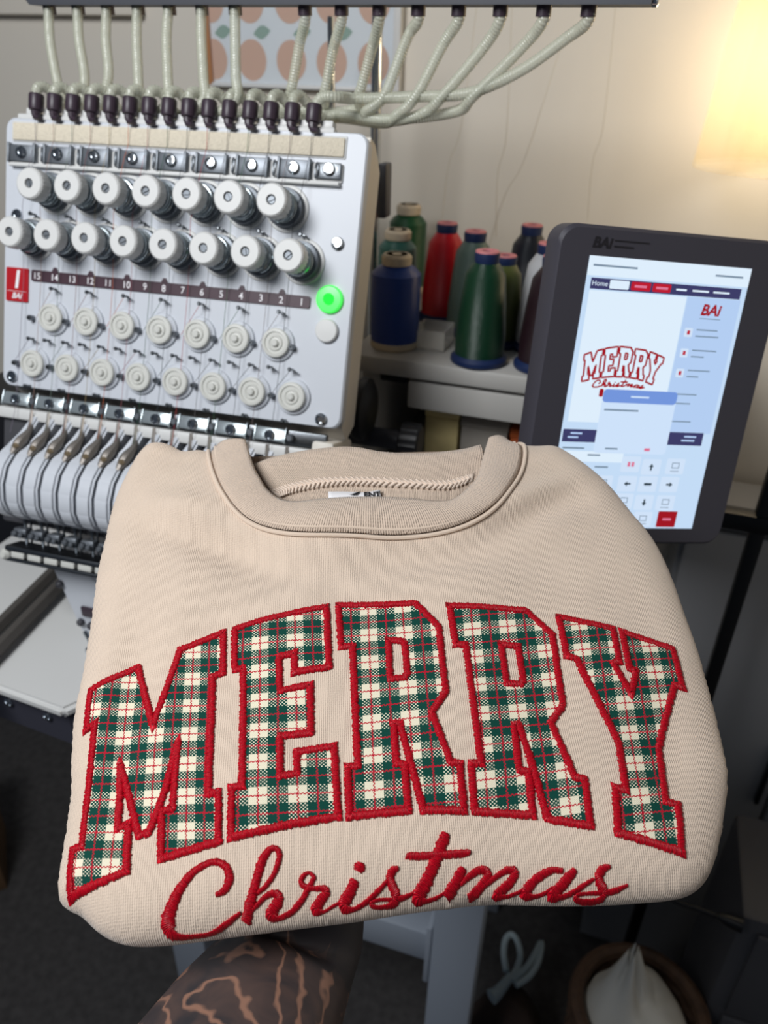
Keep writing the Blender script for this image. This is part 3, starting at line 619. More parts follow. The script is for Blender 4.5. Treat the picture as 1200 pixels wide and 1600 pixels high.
# ------------------------------------------------------------------ plaid letters with satin borders
LET = {
 'M': ([[(141, 1078), (215.3, 1042), (238, 1134), (281, 1015), (349, 987.5), (347.5, 1051), (332, 1056), (325.4, 1240), (340.5, 1237), (341, 1314), (251, 1341), (252.3, 1267), (269.4, 1263), (272.5, 1215), (278.5, 1156), (265, 1204), (257, 1235), (232.5, 1300),
         (216, 1304.5), (201, 1245), (187.5, 1192), (186.7, 1243), (183.4, 1294), (200, 1286), (197, 1361.5), (110.5, 1402), (112.4, 1327), (126.4, 1322), (147.5, 1130), (133.8, 1140)]],
       [((202.9, 1066.9), 0, 0), ((197.5, 1110.8), 0, 1), ((189.9, 1154.2), 0, 2), ((302.6, 1057.8), 2, 0), ((298.3, 1104.3), 2, 1), ((295, 1148.8), 2, 2), ((247.3, 1152), 1, 2), ((238.7, 1250.4), 1, 4), ((290.7, 1246.1), 2, 4), ((289.6, 1297), 2, 5), ((175.8, 1351.2), 0, 6)]),
 'E': ([[(366.6, 982), (413, 967), (461, 956), (510, 947), (514, 1041), (460, 1049.5), (460, 1019.5), (435.5, 1025), (437, 1079), (484.6, 1069), (485.4, 1143.7), (437, 1149.5), (437.4, 1212), (464.3, 1207), (463.7, 1174), (522, 1165), (528, 1275), (445, 1288.6), (360.3, 1308.5), (361.4, 1229.5), (378.2, 1227), (380, 1043), (366.6, 1046)]],
       [((406.2, 1004.4), 0, 0), ((461.6, 1001.2), 1, 0), ((406.2, 1049.5), 0, 1), ((406.2, 1095.5), 0, 2), ((463.2, 1091.8), 1, 2), ((403.8, 1143.4), 0, 3), ((403.8, 1191.2), 0, 4), ((403.8, 1242.7), 0, 5), ((464.8, 1239.5), 1, 5)]),
 'R': ([[(528.8, 945), (648.8, 941.5), (685.5, 978), (696.5, 1079), (674.5, 1113), (704.8, 1190.7), (718.5, 1192.5), (725, 1266), (661.7, 1265), (625, 1130), (615, 1129.5), (619.5, 1192.5), (632.3, 1194.3), (638, 1266), (546.2, 1275), (543.4, 1197), (559, 1196), (550.8, 1008.4), (533.3, 1009.3)],
        [(606.7, 999.3), (626.8, 1000.2), (632.3, 1004), (637, 1051.5), (632.3, 1058), (609.4, 1060)]],
       [((575.5, 991), 0, 0), ((632.3, 988.3), 1, 0), ((577.9, 1035.9), 0, 1), ((578.3, 1083), 0, 2), ((638.8, 1076.8), 1, 2), ((581, 1131), 0, 3), ((641.5, 1125.6), 1, 3), ((583.8, 1180.6), 0, 4), ((585.6, 1231.9), 0, 5), ((643.3, 1174.2), 1, 4), ((707.5, 1222.8), 2, 5)]),
 'R2': ([[(703, 945.6), (822, 953), (863, 991), (880, 1101), (861, 1128), (898, 1214), (914, 1217), (923, 1290), (856, 1279), (811, 1131), (803, 1131), (811, 1203), (826, 1205), (833, 1273), (742, 1267), (737, 1192), (752, 1193), (728, 1006), (712, 1006)],
         [(783, 1006), (810, 1009), (818, 1063), (814, 1068), (792, 1067)]],
        [((735, 983), 0, 0), ((792, 978), 1, 0), ((740, 1026), 0, 1), ((856, 1018), 2, 1), ((746, 1071), 0, 2), ((862, 1063), 2, 2), ((810, 1113), 1, 3), ((751, 1117), 0, 3), ((757, 1166), 0, 4), ((762, 1217), 0, 5), ((881, 1207), 2, 5), ((886, 1255), 2, 6)]),
 'Y': ([[(873.4, 962.6), (957.8, 981.5), (968, 1033), (958.5, 1036), (986.7, 1084), (994.2, 1047), (984.6, 1044.5), (972.1, 986), (1051.7, 1013), (1067, 1073), (1053.6, 1070.5), (1035.4, 1143), (1029.6, 1168), (1041, 1252), (1059.4, 1256.5), (1066, 1331), (966.4, 1300.6), (961.6, 1230), (978.8, 1234.5), (967.3, 1161), (954, 1132), (901.2, 1028.2), (886, 1024)]],
       [((908.9, 1014.4), 0, 1), ((1013.3, 1010), 2, 1), ((1022.9, 1051.2), 2, 2), ((976.9, 1101), 1, 3), ((1030.6, 1094.3), 2, 3), ((985.6, 1146.1), 1, 4), ((992.3, 1197.1), 1, 5), ((1000.9, 1246), 1, 6), ((1004.7, 1293.9), 1, 7)])}
GREEN, PCREAM, PRED = rgb(6, 66, 56), rgb(232, 224, 198), rgb(186, 14, 44)
pm_ = bpy.data.materials.new('christmas_plaid'); pm_.use_nodes = True; h = NT(pm_)
h.p.inputs['Roughness'].default_value = .85; h.p.inputs['Specular IOR Level'].default_value = .2
tc = h.n('ShaderNodeTexCoord'); sx = h.n('ShaderNodeSeparateXYZ'); h.l(tc.outputs['UV'], sx.inputs[0])
def yarn(c):       # a yarn's colour at pattern position c (period 1): (is green, is red); red line through the cream at 0 and the green at .5
    f = h.math('FRACT', h.math('ADD', c, 10.25))
    g = h.math('GREATER_THAN', h.math('ABSOLUTE', h.math('SUBTRACT', f, .25)), .24)
    d = h.math('ABSOLUTE', h.math('SUBTRACT', h.math('FRACT', h.math('MULTIPLY', f, 2.)), .5))
    return g, h.math('LESS_THAN', d, .058)
NY = 20.0
cu, cv = h.math('MULTIPLY', sx.outputs[0], NY), h.math('MULTIPLY', sx.outputs[1], NY)
chk = h.math('MULTIPLY', h.math('SINE', h.math('MULTIPLY', cu, PI)), h.math('SINE', h.math('MULTIPLY', cv, PI)))
(gu, ru), (gv, rv) = yarn(sx.outputs[0]), yarn(sx.outputs[1])
two = h.math('MULTIPLY', gu, gv); one = h.math('MAXIMUM', gu, gv)
houn = h.math('LESS_THAN', chk, .34)                       # interlaced green and cream where the bands cross
gfac = h.math('MAXIMUM', two, h.math('MULTIPLY', one, houn))
rfac = h.math('MAXIMUM', h.math('MULTIPLY', ru, h.math('GREATER_THAN', chk, -.12)), h.math('MAXIMUM', h.math('MULTIPLY', rv, h.math('LESS_THAN', chk, .25)), h.math('MULTIPLY', ru, rv)))
base = h.mix(rfac, h.mix(gfac, PCREAM, GREEN), PRED); h.l(base, h.p.inputs['Base Color'])
wv = h.math('MULTIPLY', h.math('SINE', h.math('MULTIPLY', cu, 2*PI)), h.math('SINE', h.math('MULTIPLY', cv, 2*PI)))
bp = h.n('ShaderNodeBump'); bp.inputs['Strength'].default_value = .35; bp.inputs['Distance'].default_value = .0003; h.l(wv, bp.inputs['Height']); h.l(bp.outputs[0], h.p.inputs['Normal'])
def satin(name, c1, c2, rough):      # fine threads laid across the stitch line
    m = bpy.data.materials.new(name); m.use_nodes = True; h = NT(m); h.p.inputs['Roughness'].default_value = rough; h.p.inputs['Specular IOR Level'].default_value = .3
    tc = h.n('ShaderNodeTexCoord'); sx = h.n('ShaderNodeSeparateXYZ'); h.l(tc.outputs['UV'], sx.inputs[0])
    cb = h.n('ShaderNodeCombineXYZ'); h.l(h.math('MULTIPLY', sx.outputs[0], 1500.), cb.inputs[0]); h.l(h.math('MULTIPLY', sx.outputs[1], 260.), cb.inputs[1])
    n = h.n('ShaderNodeTexNoise'); n.inputs['Scale'].default_value = 1.; n.inputs['Detail'].default_value = 3; h.l(cb.outputs[0], n.inputs['Vector'])
    st = h.math('SINE', h.math('ADD', h.math('MULTIPLY', sx.outputs[0], 2*PI/.00062), h.math('MULTIPLY', sx.outputs[1], 1400.)))
    hh = h.math('ADD', h.math('MULTIPLY', st, .35), h.math('MULTIPLY', n.outputs[0], 1.8))
    b = h.n('ShaderNodeBump'); b.inputs['Strength'].default_value = .75; b.inputs['Distance'].default_value = .0005; h.l(hh, b.inputs['Height']); h.l(b.outputs[0], h.p.inputs['Normal'])
    mr = h.n('ShaderNodeMapRange'); h.l(hh, mr.inputs[0]); mr.inputs[1].default_value = .45; mr.inputs[2].default_value = 1.35
    h.l(h.mix(mr.outputs[0], c1, c2), h.p.inputs['Base Color']); return m
MT['satin'] = satin('red_satin_thread', rgb(138, 0, 16), rgb(216, 2, 34), .42)
MT['satin2'] = satin('red_satin_script', rgb(130, 0, 16), rgb(208, 2, 32), .40)
def ribbon(m, ab, width, closed, hgt, lift, jag=.24, ends=True):
    """raised satin-stitch band along a line on the cloth; width per sample"""
    ab = np.asarray(ab); n = len(ab); wd = np.asarray(width)*np.ones(n)
    if closed:
        t1 = np.roll(ab, -1, 0)-ab; t0 = ab-np.roll(ab, 1, 0)
    else:
        t1 = np.vstack([ab[1:]-ab[:-1], ab[-1:]-ab[-2:-1]]); t0 = np.vstack([ab[1:2]-ab[:1], ab[1:]-ab[:-1]])
    u = lambda t: t/np.maximum(np.linalg.norm(t, axis=1), 1e-9)[:, None]
    t0, t1 = u(t0), u(t1); tn = u(t0+t1+1e-9); nr = np.stack([-tn[:, 1], tn[:, 0]], 1)
    mit = 1/np.maximum((nr*np.stack([-t1[:, 1], t1[:, 0]], 1)).sum(1), .5)
    hw = wd/2*(1+jag*np.random.uniform(-1, 1, n)); hw2 = wd/2*(1+jag*np.random.uniform(-1, 1, n))
    prof = [(-1, -.25), (-.86, .55), (-.45, .95), (0, 1.05), (.45, .95), (.86, .55), (1, -.25)]
    al = 1+.12*np.where(np.arange(n) % 2, 1, -1)+np.random.uniform(-.07, .07, n); o = len(m.v); k = len(prof); V = np.zeros((n, k, 3))
    hc = height(ab)
    for j, (s_, z_) in enumerate(prof):
        w_ = np.where(s_ < 0, hw, hw2)*s_*mit
        V[:, j] = s_world(ab+nr*w_[:, None], 0., hc*.0+height(ab+nr*w_[:, None])+lift+hgt*z_*al*np.minimum(1, wd/.0022))
    fs = []
    for i in range(n if closed else n-1):
        i2 = (i+1) % n
        for j in range(k-1): fs.append((i*k+j, i2*k+j, i2*k+j+1, i*k+j+1))
    m.add(V.reshape(-1, 3), fs)
    L = np.r_[0, np.cumsum(np.linalg.norm(np.diff(ab, axis=0), axis=1))]
    if m.uv is None: m.uv = []
    m.uv += [(L[i], prof[j][0]*wd[i]/2) for i in range(n) for j in range(k)]
def closed_rs(pts, ds):
    p = np.vstack([pts, pts[:1]]); out = []
    for a, b in zip(p[:-1], p[1:]):
        k = max(1, int(round(np.linalg.norm(b-a)/ds)))
        for i in range(k): out.append(a+(b-a)*i/k)
    return np.array(out)
LAB = {}
for key, (loops, lat) in LET.items():
    ls = [np.array([s_surf(x, y, .001) for x, y in lp]) for lp in loops]; LAB[key] = ls
    X = np.array([s_surf(*p) for p, _, _ in lat]); X1 = np.c_[X, np.ones(len(X))]; I = np.array([(i, j) for _, i, j in lat], float)
    A_, *_ = np.linalg.lstsq(X1, I, rcond=None)
    v, f = fill([closed_rs(l, .0025) for l in ls], .0032)
    o = mesh_uv('letter_patch', s_world(v, .0007), f, np.c_[v, np.ones(len(v))]@A_, pm_, swl)
    o['label'] = 'green and cream plaid applique letter '+key[0]
    m = MB()
    for l in ls: ribbon(m, closed_rs(l, .0005), .0040, True, .0011, .0006)
    b_ = mesh_uv('satin_border', m.v, m.f, m.uv, 'satin', o); b_['label'] = 'red satin stitched border'

# ------------------------------------------------------------------ red script lettering
K, L_, M_, N_ = (230, 1300), (430, 1290), (560, 1280), (760, 1310)
SCR = [('C', K, [[(510, 470, 32), (560, 450, 50), (600, 400, 66), (612, 330, 68), (595, 265, 62), (550, 230, 56), (485, 222, 52), (400, 258, 58), (320, 320, 66), (245, 420, 78), (190, 530, 90), (157, 630, 108), (155, 710, 118), (185, 765, 72), (260, 786, 34), (370, 780, 26), (470, 762, 26), (560, 712, 40), (640, 652, 40), (700, 605, 28)]]),
       ('h', K, [[(735, 685, 72), (742, 660, 82), (765, 560, 82), (795, 440, 76), (825, 330, 70), (855, 225, 70), (900, 145, 60), (950, 118, 44), (988, 150, 46), (985, 210, 46), (950, 310, 42), (890, 400, 38), (822, 462, 30)], [(775, 600, 22), (830, 540, 36), (890, 480, 42), (945, 458, 52), (988, 485, 72), (965, 550, 82), (925, 620, 80), (985, 648, 32), (1070, 615, 32), (1140, 545, 38), (1200, 455, 36)]]),
       ('r', L_, [[(20, 690, 26), (100, 660, 36), (170, 590, 42), (230, 500, 42), (270, 430, 40), (288, 382, 36), (255, 352, 26), (215, 370, 36), (192, 415, 42), (220, 455, 42), (290, 470, 38), (360, 470, 52), (382, 500, 62), (342, 560, 76), (300, 630, 74), (360, 645, 26), (420, 612, 26), (485, 575, 24)]]),
       ('i', L_, [[(600, 405, 66), (590, 430, 82), (560, 500, 86), (515, 600, 90), (570, 630, 36), (640, 602, 36), (720, 540, 40), (790, 470, 40), (840, 415, 34)], [(642, 275, 55), (634, 305, 98), (618, 345, 70)]]),
       ('s', L_, [[(925, 318, 34), (885, 332, 60), (860, 380, 66), (880, 450, 70), (908, 530, 70), (882, 588, 48), (800, 610, 26), (735, 604, 32), (722, 578, 30), (780, 555, 26), (870, 553, 26), (960, 540, 38), (1035, 505, 25)]]),
       ('t', M_, [[(660, 100, 56), (650, 125, 80), (630, 180, 92), (600, 260, 92), (555, 370, 92), (510, 470, 96), (450, 590, 98), (500, 612, 36), (580, 592, 26), (655, 548, 24)], [(355, 272, 28), (375, 274, 52), (520, 272, 56), (600, 266, 58), (700, 260, 60), (800, 250, 56), (840, 246, 36)]]),
       ('m', M_, [[(790, 365, 52), (778, 388, 74), (750, 440, 82), (700, 530, 86), (658, 595, 70)], [(765, 495, 30), (830, 430, 46), (900, 385, 56), (955, 382, 60), (972, 420, 62), (930, 490, 66), (870, 560, 66), (820, 590, 44)], [(895, 545, 36), (970, 480, 42), (1050, 418, 42), (1115, 380, 52), (1165, 378, 58), (1175, 412, 62), (1140, 470, 66), (1085, 525, 66), (1035, 572, 54), (1100, 580, 26), (1170, 562, 26), (1235, 530, 24)]]),
       ('a', N_, [[(575, 240, 38), (500, 236, 50), (430, 265, 62), (360, 320, 68), (310, 380, 78), (292, 420, 68), (350, 436, 30), (430, 415, 28), (500, 368, 25)], [(668, 232, 40), (655, 248, 62), (610, 300, 76), (550, 370, 78), (492, 425, 74), (560, 440, 36), (640, 410, 38), (720, 360, 38), (805, 305, 30)]]),
       ('s', N_, [[(930, 208, 32), (875, 230, 62), (845, 290, 70), (865, 350, 72), (890, 402, 60), (870, 448, 44), (800, 472, 32), (720, 472, 32), (672, 450, 32), (692, 420, 26), (780, 410, 26), (880, 405, 36), (960, 395, 42), (1062, 350, 26)]])]
SCRAB = []
for ch, off, strokes in SCR:
    m = MB()
    for st in strokes:
        q = np.array(cr([(off[0]+x/4.8, off[1]+y/4.8, w_/4.8) for x, y, w_ in st], 8))
        ab = np.array([s_surf(x, y, .001) for x, y, _ in q]); sc_ = np.array([dep(x, y, .02)/F for x, y, _ in q])
        full = resample(np.c_[ab, q[:, 2]*sc_], .0005); SCRAB.append(full)
        ribbon(m, full[:, :2], full[:, 2], False, .0013, .0002, .16)
    o = mesh_uv('script_letter', m.v, m.f, m.uv, 'satin2', swl); o['label'] = 'red embroidered script letter '+ch

# ------------------------------------------------------------------ touch-screen controller
def tab_frame(yaw, tilt, roll):
    U = np.array([math.cos(yaw), math.sin(yaw), 0]); Nn = np.array([math.sin(yaw), -math.cos(yaw), 0]); Zz = np.array([0, 0, 1.])
    V = math.cos(tilt)*Zz-math.sin(tilt)*Nn; N = math.cos(tilt)*Nn+math.sin(tilt)*Zz
    return math.cos(roll)*U+math.sin(roll)*V, math.cos(roll)*V-math.sin(roll)*U, N
TO = np.array([.1351, .5542, 1.169]); TU, TV, TN = tab_frame(.1962, .1651, -.0899); TM = frame4(TU, TV, TN, TO)
ctl = thing('touchscreen_controller', TO-TV*.02+TU*.07, 'dark grey touch screen controller showing the red Christmas design', 'touchscreen')
bez = mat('controller_grey', rgb(62, 60, 68), .5, bump=.05, bscale=1500)
bev_plate(rrect(-.0255, .1665, -.0155, .2385, .014, 6), -.022, .0022, .003, TM).build('bezel', bez, ctl)
def tpx(x, y):
    p = on_plane(x, y, TO, TN)-TO; return p@TU, p@TV
class UI:
    lvl = 0
def rect(name, c, u0, u1, v0, v1, z, par, r=.0, txt=None):
    m = MB(); poly = rrect(u0, u1, v0, v1, r, 4) if r else [(u0, v0), (u1, v0), (u1, v1), (u0, v1)]
    m.add([TM@Vector((x, y, z)) for x, y in poly], [tuple(range(len(poly)))])
    return m.build(name, c, par, smooth=0)
E_ = lambda n, r, g, b, s=1.: emis(n, rgb(r, g, b), s)
ui = dict(bg=E_('ui_pale_blue', 196, 220, 246), white=E_('ui_white', 222, 238, 252), side=E_('ui_side', 180, 206, 242), navy=E_('ui_navy', 62, 62, 104), red=E_('ui_red', 188, 30, 50), blue=E_('ui_blue', 116, 150, 220), dred=E_('ui_dark_red', 160, 24, 36), grey=E_('ui_grey', 120, 140, 160), pop=E_('ui_popup', 206, 226, 250), ink=E_('ui_ink', 60, 74, 84), pink=E_('ui_pink', 220, 120, 150), btn=E_('ui_button', 208, 226, 248), cyan=E_('ui_cyan', 110, 180, 220))
scr = rect('screen', ui['bg'], 0, .136, 0, .217, .0024, ctl)
def bars(pts, c, z=.0034, hh=.0007):
    m = MB()
    for u0, u1, v in pts: m.add([TM@Vector(p) for p in ((u0, v-hh, z), (u1, v-hh, z), (u1, v+hh, z), (u0, v+hh, z))], [(0, 1, 2, 3)])
    return m
rect('title_bar', ui['white'], 0, .136, .203, .217, .0026, scr)
nav = rect('navigation_bar', ui['navy'], .004, .131, .1935, .2015, .0028, scr)
rect('tab', ui['white'], .0195, .0355, .1945, .2008, .003, scr, .001); rect('tab', ui['red'], .0372, .0535, .1945, .2008, .003, scr, .001); rect('tab', ui['red'], .0552, .0705, .1945, .2008, .003, scr, .001)
m = MB(); m.add(*text_mesh('Home', .0052, TM@T(.0115, .1976, .0031))); m.build('tab_text', ui['white'], nav, smooth=0)
m = bars([(.075, .084, .1975), (.089, .103, .1975), (.107, .121, .1975)], 0, .0031); m.build('tab_lines', ui['white'], nav, smooth=0)
m = bars([(.040, .050, .1976), (.058, .068, .1976)], 0, .0032, .0009); m.build('tab_marks', ui['pink'], nav, smooth=0)
for q_ in ((.004, .040, .2105), (.106, .130, .2100)): bars([q_], 0, .0028).build('status_line', ui['grey'], scr, smooth=0)
rect('design_view', ui['white'], .004, .0855, .091, .1925, .0027, scr)
side = rect('side_bar', ui['side'], .0862, .1325, .085, .1930, .0027, scr)
m = MB(); m.add(*text_mesh('BAi', .0115, TM@T(.108, .1835, .003), .0004, .2)); m.build('logo', ui['dred'], side, smooth=0)
m = bars([(.100, .118, .1772)], 0, .003, .0003); m.build('logo_line', ui['grey'], side, smooth=0)
for v in (.166, .150, .134):
    rect('info_icon', ui['btn'], .0895, .0965, v-.0035, v+.0035, .0029, side, .001); rect('icon_mark', ui['red'], .0918, .0942, v-.0016, v+.0016, .0031, side)
m = bars([(.0995, .118, .1685), (.0995, .120, .1635), (.0995, .121, .1525), (.0995, .111, .1475), (.0995, .119, .1365), (.0995, .110, .1315), (.094, .112, .117), (.094, .108, .1095), (.094, .112, .0945)], 0, .003, .0005)
m.build('info_lines', ui['grey'], side, smooth=0)
# the design drawn on the screen: the same letters in thin red line
dz = MB(); zc = .0031
allab = np.vstack([l for k_ in LAB for l in LAB[k_]]+[q[:, :2] for q in SCRAB]); lo, hi = allab.min(0), allab.max(0)
def to_scr(ab): t = (np.asarray(ab)-lo)/(hi-lo); return np.stack([.0085+t[:, 0]*.068, .1195+t[:, 1]*.0325+0*t[:, 0]], 1)
for k_ in LAB:
    for l in LAB[k_]:
        q = to_scr(closed_rs(l, .006)); n = len(q); tn = np.roll(q, -1, 0)-np.roll(q, 1, 0); tn /= np.linalg.norm(tn, axis=1)[:, None]; nr = np.stack([-tn[:, 1], tn[:, 0]], 1)*.00075
        dz.add([TM@Vector((*p, zc)) for p in np.vstack([q-nr, q+nr])], [(i, (i+1) % n, n+(i+1) % n, n+i) for i in range(n)])
for st in SCRAB:
    q = to_scr(st[::4, :2]); n = len(q)
    if n < 3: continue
    tn = np.gradient(q, axis=0); tn /= np.maximum(np.linalg.norm(tn, axis=1), 1e-9)[:, None]; nr = np.stack([-tn[:, 1], tn[:, 0]], 1)*np.maximum(st[::4, 2:]*.11, .0006)
    dz.add([TM@Vector((*p, zc)) for p in np.vstack([q-nr, q+nr])], [(i, i+1, n+i+1, n+i) for i in range(n-1)])
dz.build('design_preview', ui['dred'], scr, smooth=0)
rect('design_part', ui['dred'], .0265, .0300, .1120, .1185, .0031, scr, .0012)
rect('dark_button', ui['navy'], .0015, .0315, .0745, .0850, .0029, scr); rect('dark_button', ui['navy'], .0950, .1265, .0745, .0855, .0029, scr)
for q_ in ((.008, .018, .0818), (.006, .015, .0785), (.109, .120, .0820), (.107, .119, .0787)): bars([q_], 0, .0032).build('button_line', ui['side'], scr, smooth=0)
pop = rect('popup', ui['pop'], .0300, .0948, .0660, .1180, .0034, scr, .003); rect('popup_title', ui['blue'], .0300, .0948, .1080, .1185, .0036, pop, .003)
m = bars([(.054, .070, .1132)], 0, .0038); m.build('popup_heading', ui['pop'], pop, smooth=0)
m = bars([(.033, .063, .1020), (.040, .051, .0700)], 0, .0037); m.build('popup_lines', ui['grey'], pop, smooth=0)
m = bars([(.075, .080, .0700)], 0, .0037, .0012); m.build('popup_mark', ui['pink'], pop, smooth=0)
m = bars([(.003, .022, .0695), (.026, .037, .0640), (.006, .028, .0540), (.034, .046, .0540)], 0, .003); m.build('field_lines', ui['grey'], scr, smooth=0)
rect('field', ui['white'], .001, .058, .058, .067, .0026, scr)
btns = [(.066, .057), (.085, .055), (.107, .056), (.066, .040), (.085, .040), (.105, .040), (.022, .040), (.044, .040), (.043, .0245), (.066, .0245), (.085, .0235), (.105, .0235), (.066, .0085), (.087, .0085)]
for i, (u, v) in enumerate(btns):
    b_ = rect('key', ui['btn'], u-.0085, u+.0085, v-.0068, v+.0068, .0028, scr, .0015)
    m = MB(); d_ = .0026
    if i in (1, 3, 5, 10):
        a0 = {1: 90, 3: 180, 5: 0, 10: 270}[i]; c_, s_ = math.cos(math.radians(a0)), math.sin(math.radians(a0))
        pp = [(.0030, 0), (0, .0022), (0, .0008), (-.003, .0008), (-.003, -.0008), (0, -.0008), (0, -.0022)]
        m.add([TM@Vector((u+x*c_-y*s_, v+x*s_+y*c_, .0031)) for x, y in pp], [tuple(range(7))]); c_m = ui['ink']
    elif i == 4: m = bars([(u-.0035, u+.0035, v)], 0, .0031, .0011); c_m = ui['ink']
    elif i in (0, 6, 12):
        m = bars([(u-.003, u-.0006, v)], 0, .0031, .0020); m2 = bars([(u+.0006, u+.003, v)], 0, .0031, .0020); m2.build('key_mark', ui['cyan' if i else 'pink'], b_, smooth=0); c_m = ui['pink']
    else:
        o_ = [(-.0034, -.0024), (.0034, -.0024), (.0034, .0026), (-.0034, .0026)]; n_ = [(x*.8, y*.74) for x, y in o_]
        m.add([TM@Vector((u+x, v+y+.0008, .0031)) for x, y in o_+n_], [(k, (k+1) % 4, 4+(k+1) % 4, 4+k) for k in range(4)])
        m.add([TM@Vector((u+x, v+y, .0031)) for x, y in ((-.004, -.0044), (.004, -.0044), (.004, -.0038), (-.004, -.0038))], [(0, 1, 2, 3)]); c_m = ui['grey']
    m.build('key_icon', c_m, b_, smooth=0)
rk = rect('red_key', ui['dred'], .1005, .1185, .0015, .0160, .003, scr, .001)
m = bars([(.1055, .1135, .0088)], 0, .0033, .001); m.build('red_key_mark', ui['pink'], rk, smooth=0)
m = MB(); m.add(*text_mesh('BAi', .0105, TM@T(.008, .2262, .0024), .0003, .2, ext=.0002)); m.box(.018, .046, .2282, .2292, .0022, .0026, TM); m.box(.018, .034, .2240, .2252, .0022, .0026, TM)
m.build('bezel_logo', mat('logo_grey', rgb(30, 28, 34), .3), ctl)
m = MB(); m.rbox(.02, .12, .03, .19, -.045, -.020, .006, TM); m.build('back_cover', 'black', ctl)
m = MB(); m.prism([(.035, .03), (.105, .03), (.135, -.06), (.02, -.075)], -.040, -.028, TM); m.tube([TM@Vector((.07, -.05, -.035)), TM@Vector((.02, -.10, -.10)), TM@Vector((-.10, -.12, -.16))], .012, 12); m.build('mount_plate', mat('mount_grey', rgb(96, 98, 106), .5), ctl)

# ------------------------------------------------------------------ white side table behind the machine
TZ = 1.229; RBf = .758
tbl = thing('wall_shelf', RA*-.05+RB*.92+np.array([0, 0, 1.06]), 'white two tier wall shelf holding thread cones beside the machine', 'shelf')
SHW = mat('shelf_grey_white', rgb(172, 170, 166), .4)
MB().rbox(-.295, .105, RBf, WALLB-.001, TZ-.020, TZ, .004, ROOM).build('shelf_top', SHW, tbl)
MB().rbox(-.225, .10, RBf+.006, RBf+.022, TZ-.056, TZ-.024, .003, ROOM).build('apron', SHW, tbl)
MB().rbox(-.262, -.230, RBf+.02, RBf+.05, TZ-.034, TZ-.0205, .002, ROOM).build('black_runner', 'black', tbl)
MB().rbox(-.29, .10, RBf+.03, WALLB-.001, 1.060, 1.075, .003, ROOM).build('lower_shelf', SHW, tbl)
for a_ in (-.29, .08): MB().rbox(a_, a_+.02, RBf+.04, WALLB-.001, 1.0755, TZ-.0205, .002, ROOM).build('side_panel', SHW, tbl)
for n_, l_, c_, x_, px, hh, dd in (('storage_box', 'grey carton under the white shelf top', 'box', (716, 792), (148, 142, 134), .078, .05),
                                  ('storage_box', 'orange brown carton at the right end of the lower shelf', 'box', (794, 850), (178, 84, 34), .072, .07),
                                  ('storage_box', 'pale cream carton left of the grey one on the lower shelf', 'box', (660, 714), (214, 196, 140), .086, .06)):
    pa, pb = on_plane(x_[0], 690, RB*(RBf+.05), RB), on_plane(x_[1], 690, RB*(RBf+.05), RB); u0, u1 = pa@RA, pb@RA
    t_ = thing(n_, RA*((u0+u1)/2)+RB*(RBf+.09)+np.array([0, 0, 1.0755]), l_, c_)
    bxm = mat('carton_paint', rgb(*px), .7, var=.1, vscale=30)
    MB().rbox(u0+.001, min(u1, .095)-.001, RBf+.055, RBf+.055+dd, 1.0755, 1.0755+hh*.82, .002, ROOM).build('carton_body', bxm, t_)
    MB().rbox(u0, min(u1, .095), RBf+.054, RBf+.056+dd, 1.0755+hh*.82, 1.0755+hh, .002, ROOM).build('carton_lid', bxm, t_)

# ------------------------------------------------------------------ thread cones
NAVY = mat('navy_plastic', rgb(22, 38, 76), .45); PINKT = mat('pink_cap', rgb(196, 120, 124), .6); BEIGE = mat('beige_spool', rgb(196, 182, 160), .7)
def thread_mat(c):
    m = bpy.data.materials.new('wound_thread'); m.use_nodes = True; h = NT(m); h.p.inputs['Base Color'].default_value = rgb(*c); h.p.inputs['Roughness'].default_value = .36
    h.p.inputs['Specular IOR Level'].default_value = .45
    tc = h.n('ShaderNodeTexCoord'); wv = h.n('ShaderNodeTexWave', wave_type='BANDS', bands_direction='Z'); wv.inputs['Scale'].default_value = 260; wv.inputs['Distortion'].default_value = 2.5; wv.inputs['Detail'].default_value = 2
    h.l(tc.outputs['Object'], wv.inputs['Vector']); b = h.n('ShaderNodeBump'); b.inputs['Strength'].default_value = .5; b.inputs['Distance'].default_value = .0006; h.l(wv.outputs['Fac'], b.inputs['Height']); h.l(b.outputs[0], h.p.inputs['Normal']); return m
def thread_cone(px, py, c, label, hgt=.115, rb=.026, rt=.0195, cap='navy', fl=.030):
    p = on_z(px, py, TZ)
    t = thing('thread_cone', (p[0], p[1], TZ), label, 'thread cone', 'thread cones on the wall shelf')
    Mx = Matrix.Translation((p[0], p[1], TZ)); s = hgt/.115
    fm, cm_ = (NAVY, PINKT) if cap == 'navy' else (BEIGE, BEIGE)
    MB().lathe([(fl*.93, 0), (fl, .002), (fl, .006*s), (rb, .010*s), (rb*.5, .011*s)], 32).build('cone_base', fm, t, Mx)
    MB().lathe([(rb*.4, .009*s), (rb, .0095*s), (rb*1.01, .03*s), ((rb+rt)/2*1.03, .065*s), (rt*1.04, .092*s), (rt*.82, .0985*s), (.0125, .1035*s), (.0115, .104*s)], 40).build('wound_thread', thread_mat(c), t, Mx)
    q = MB().lathe([(.0118, .102*s), (.0122, .104*s), (.0128, .111*s), (.0124, .1135*s)] if cap == 'navy' else [(.0118, .100*s), (.016, .103*s), (.0165, .112*s), (.014, .115*s)], 28).build('cone_neck', fm, t, Mx)
    MB().lathe([(.0122, .1132*s), (.0116, .1150*s), (.0055, .1150*s), (.005, .109*s)], 24).build('cone_cap', cm_, q, Mx)
thread_cone(747, 565, (8, 50, 30), 'dark green thread cone nearest the front edge of the shelf')
thread_cone(690, 499, (184, 6, 24), 'bright red thread cone standing at the back')
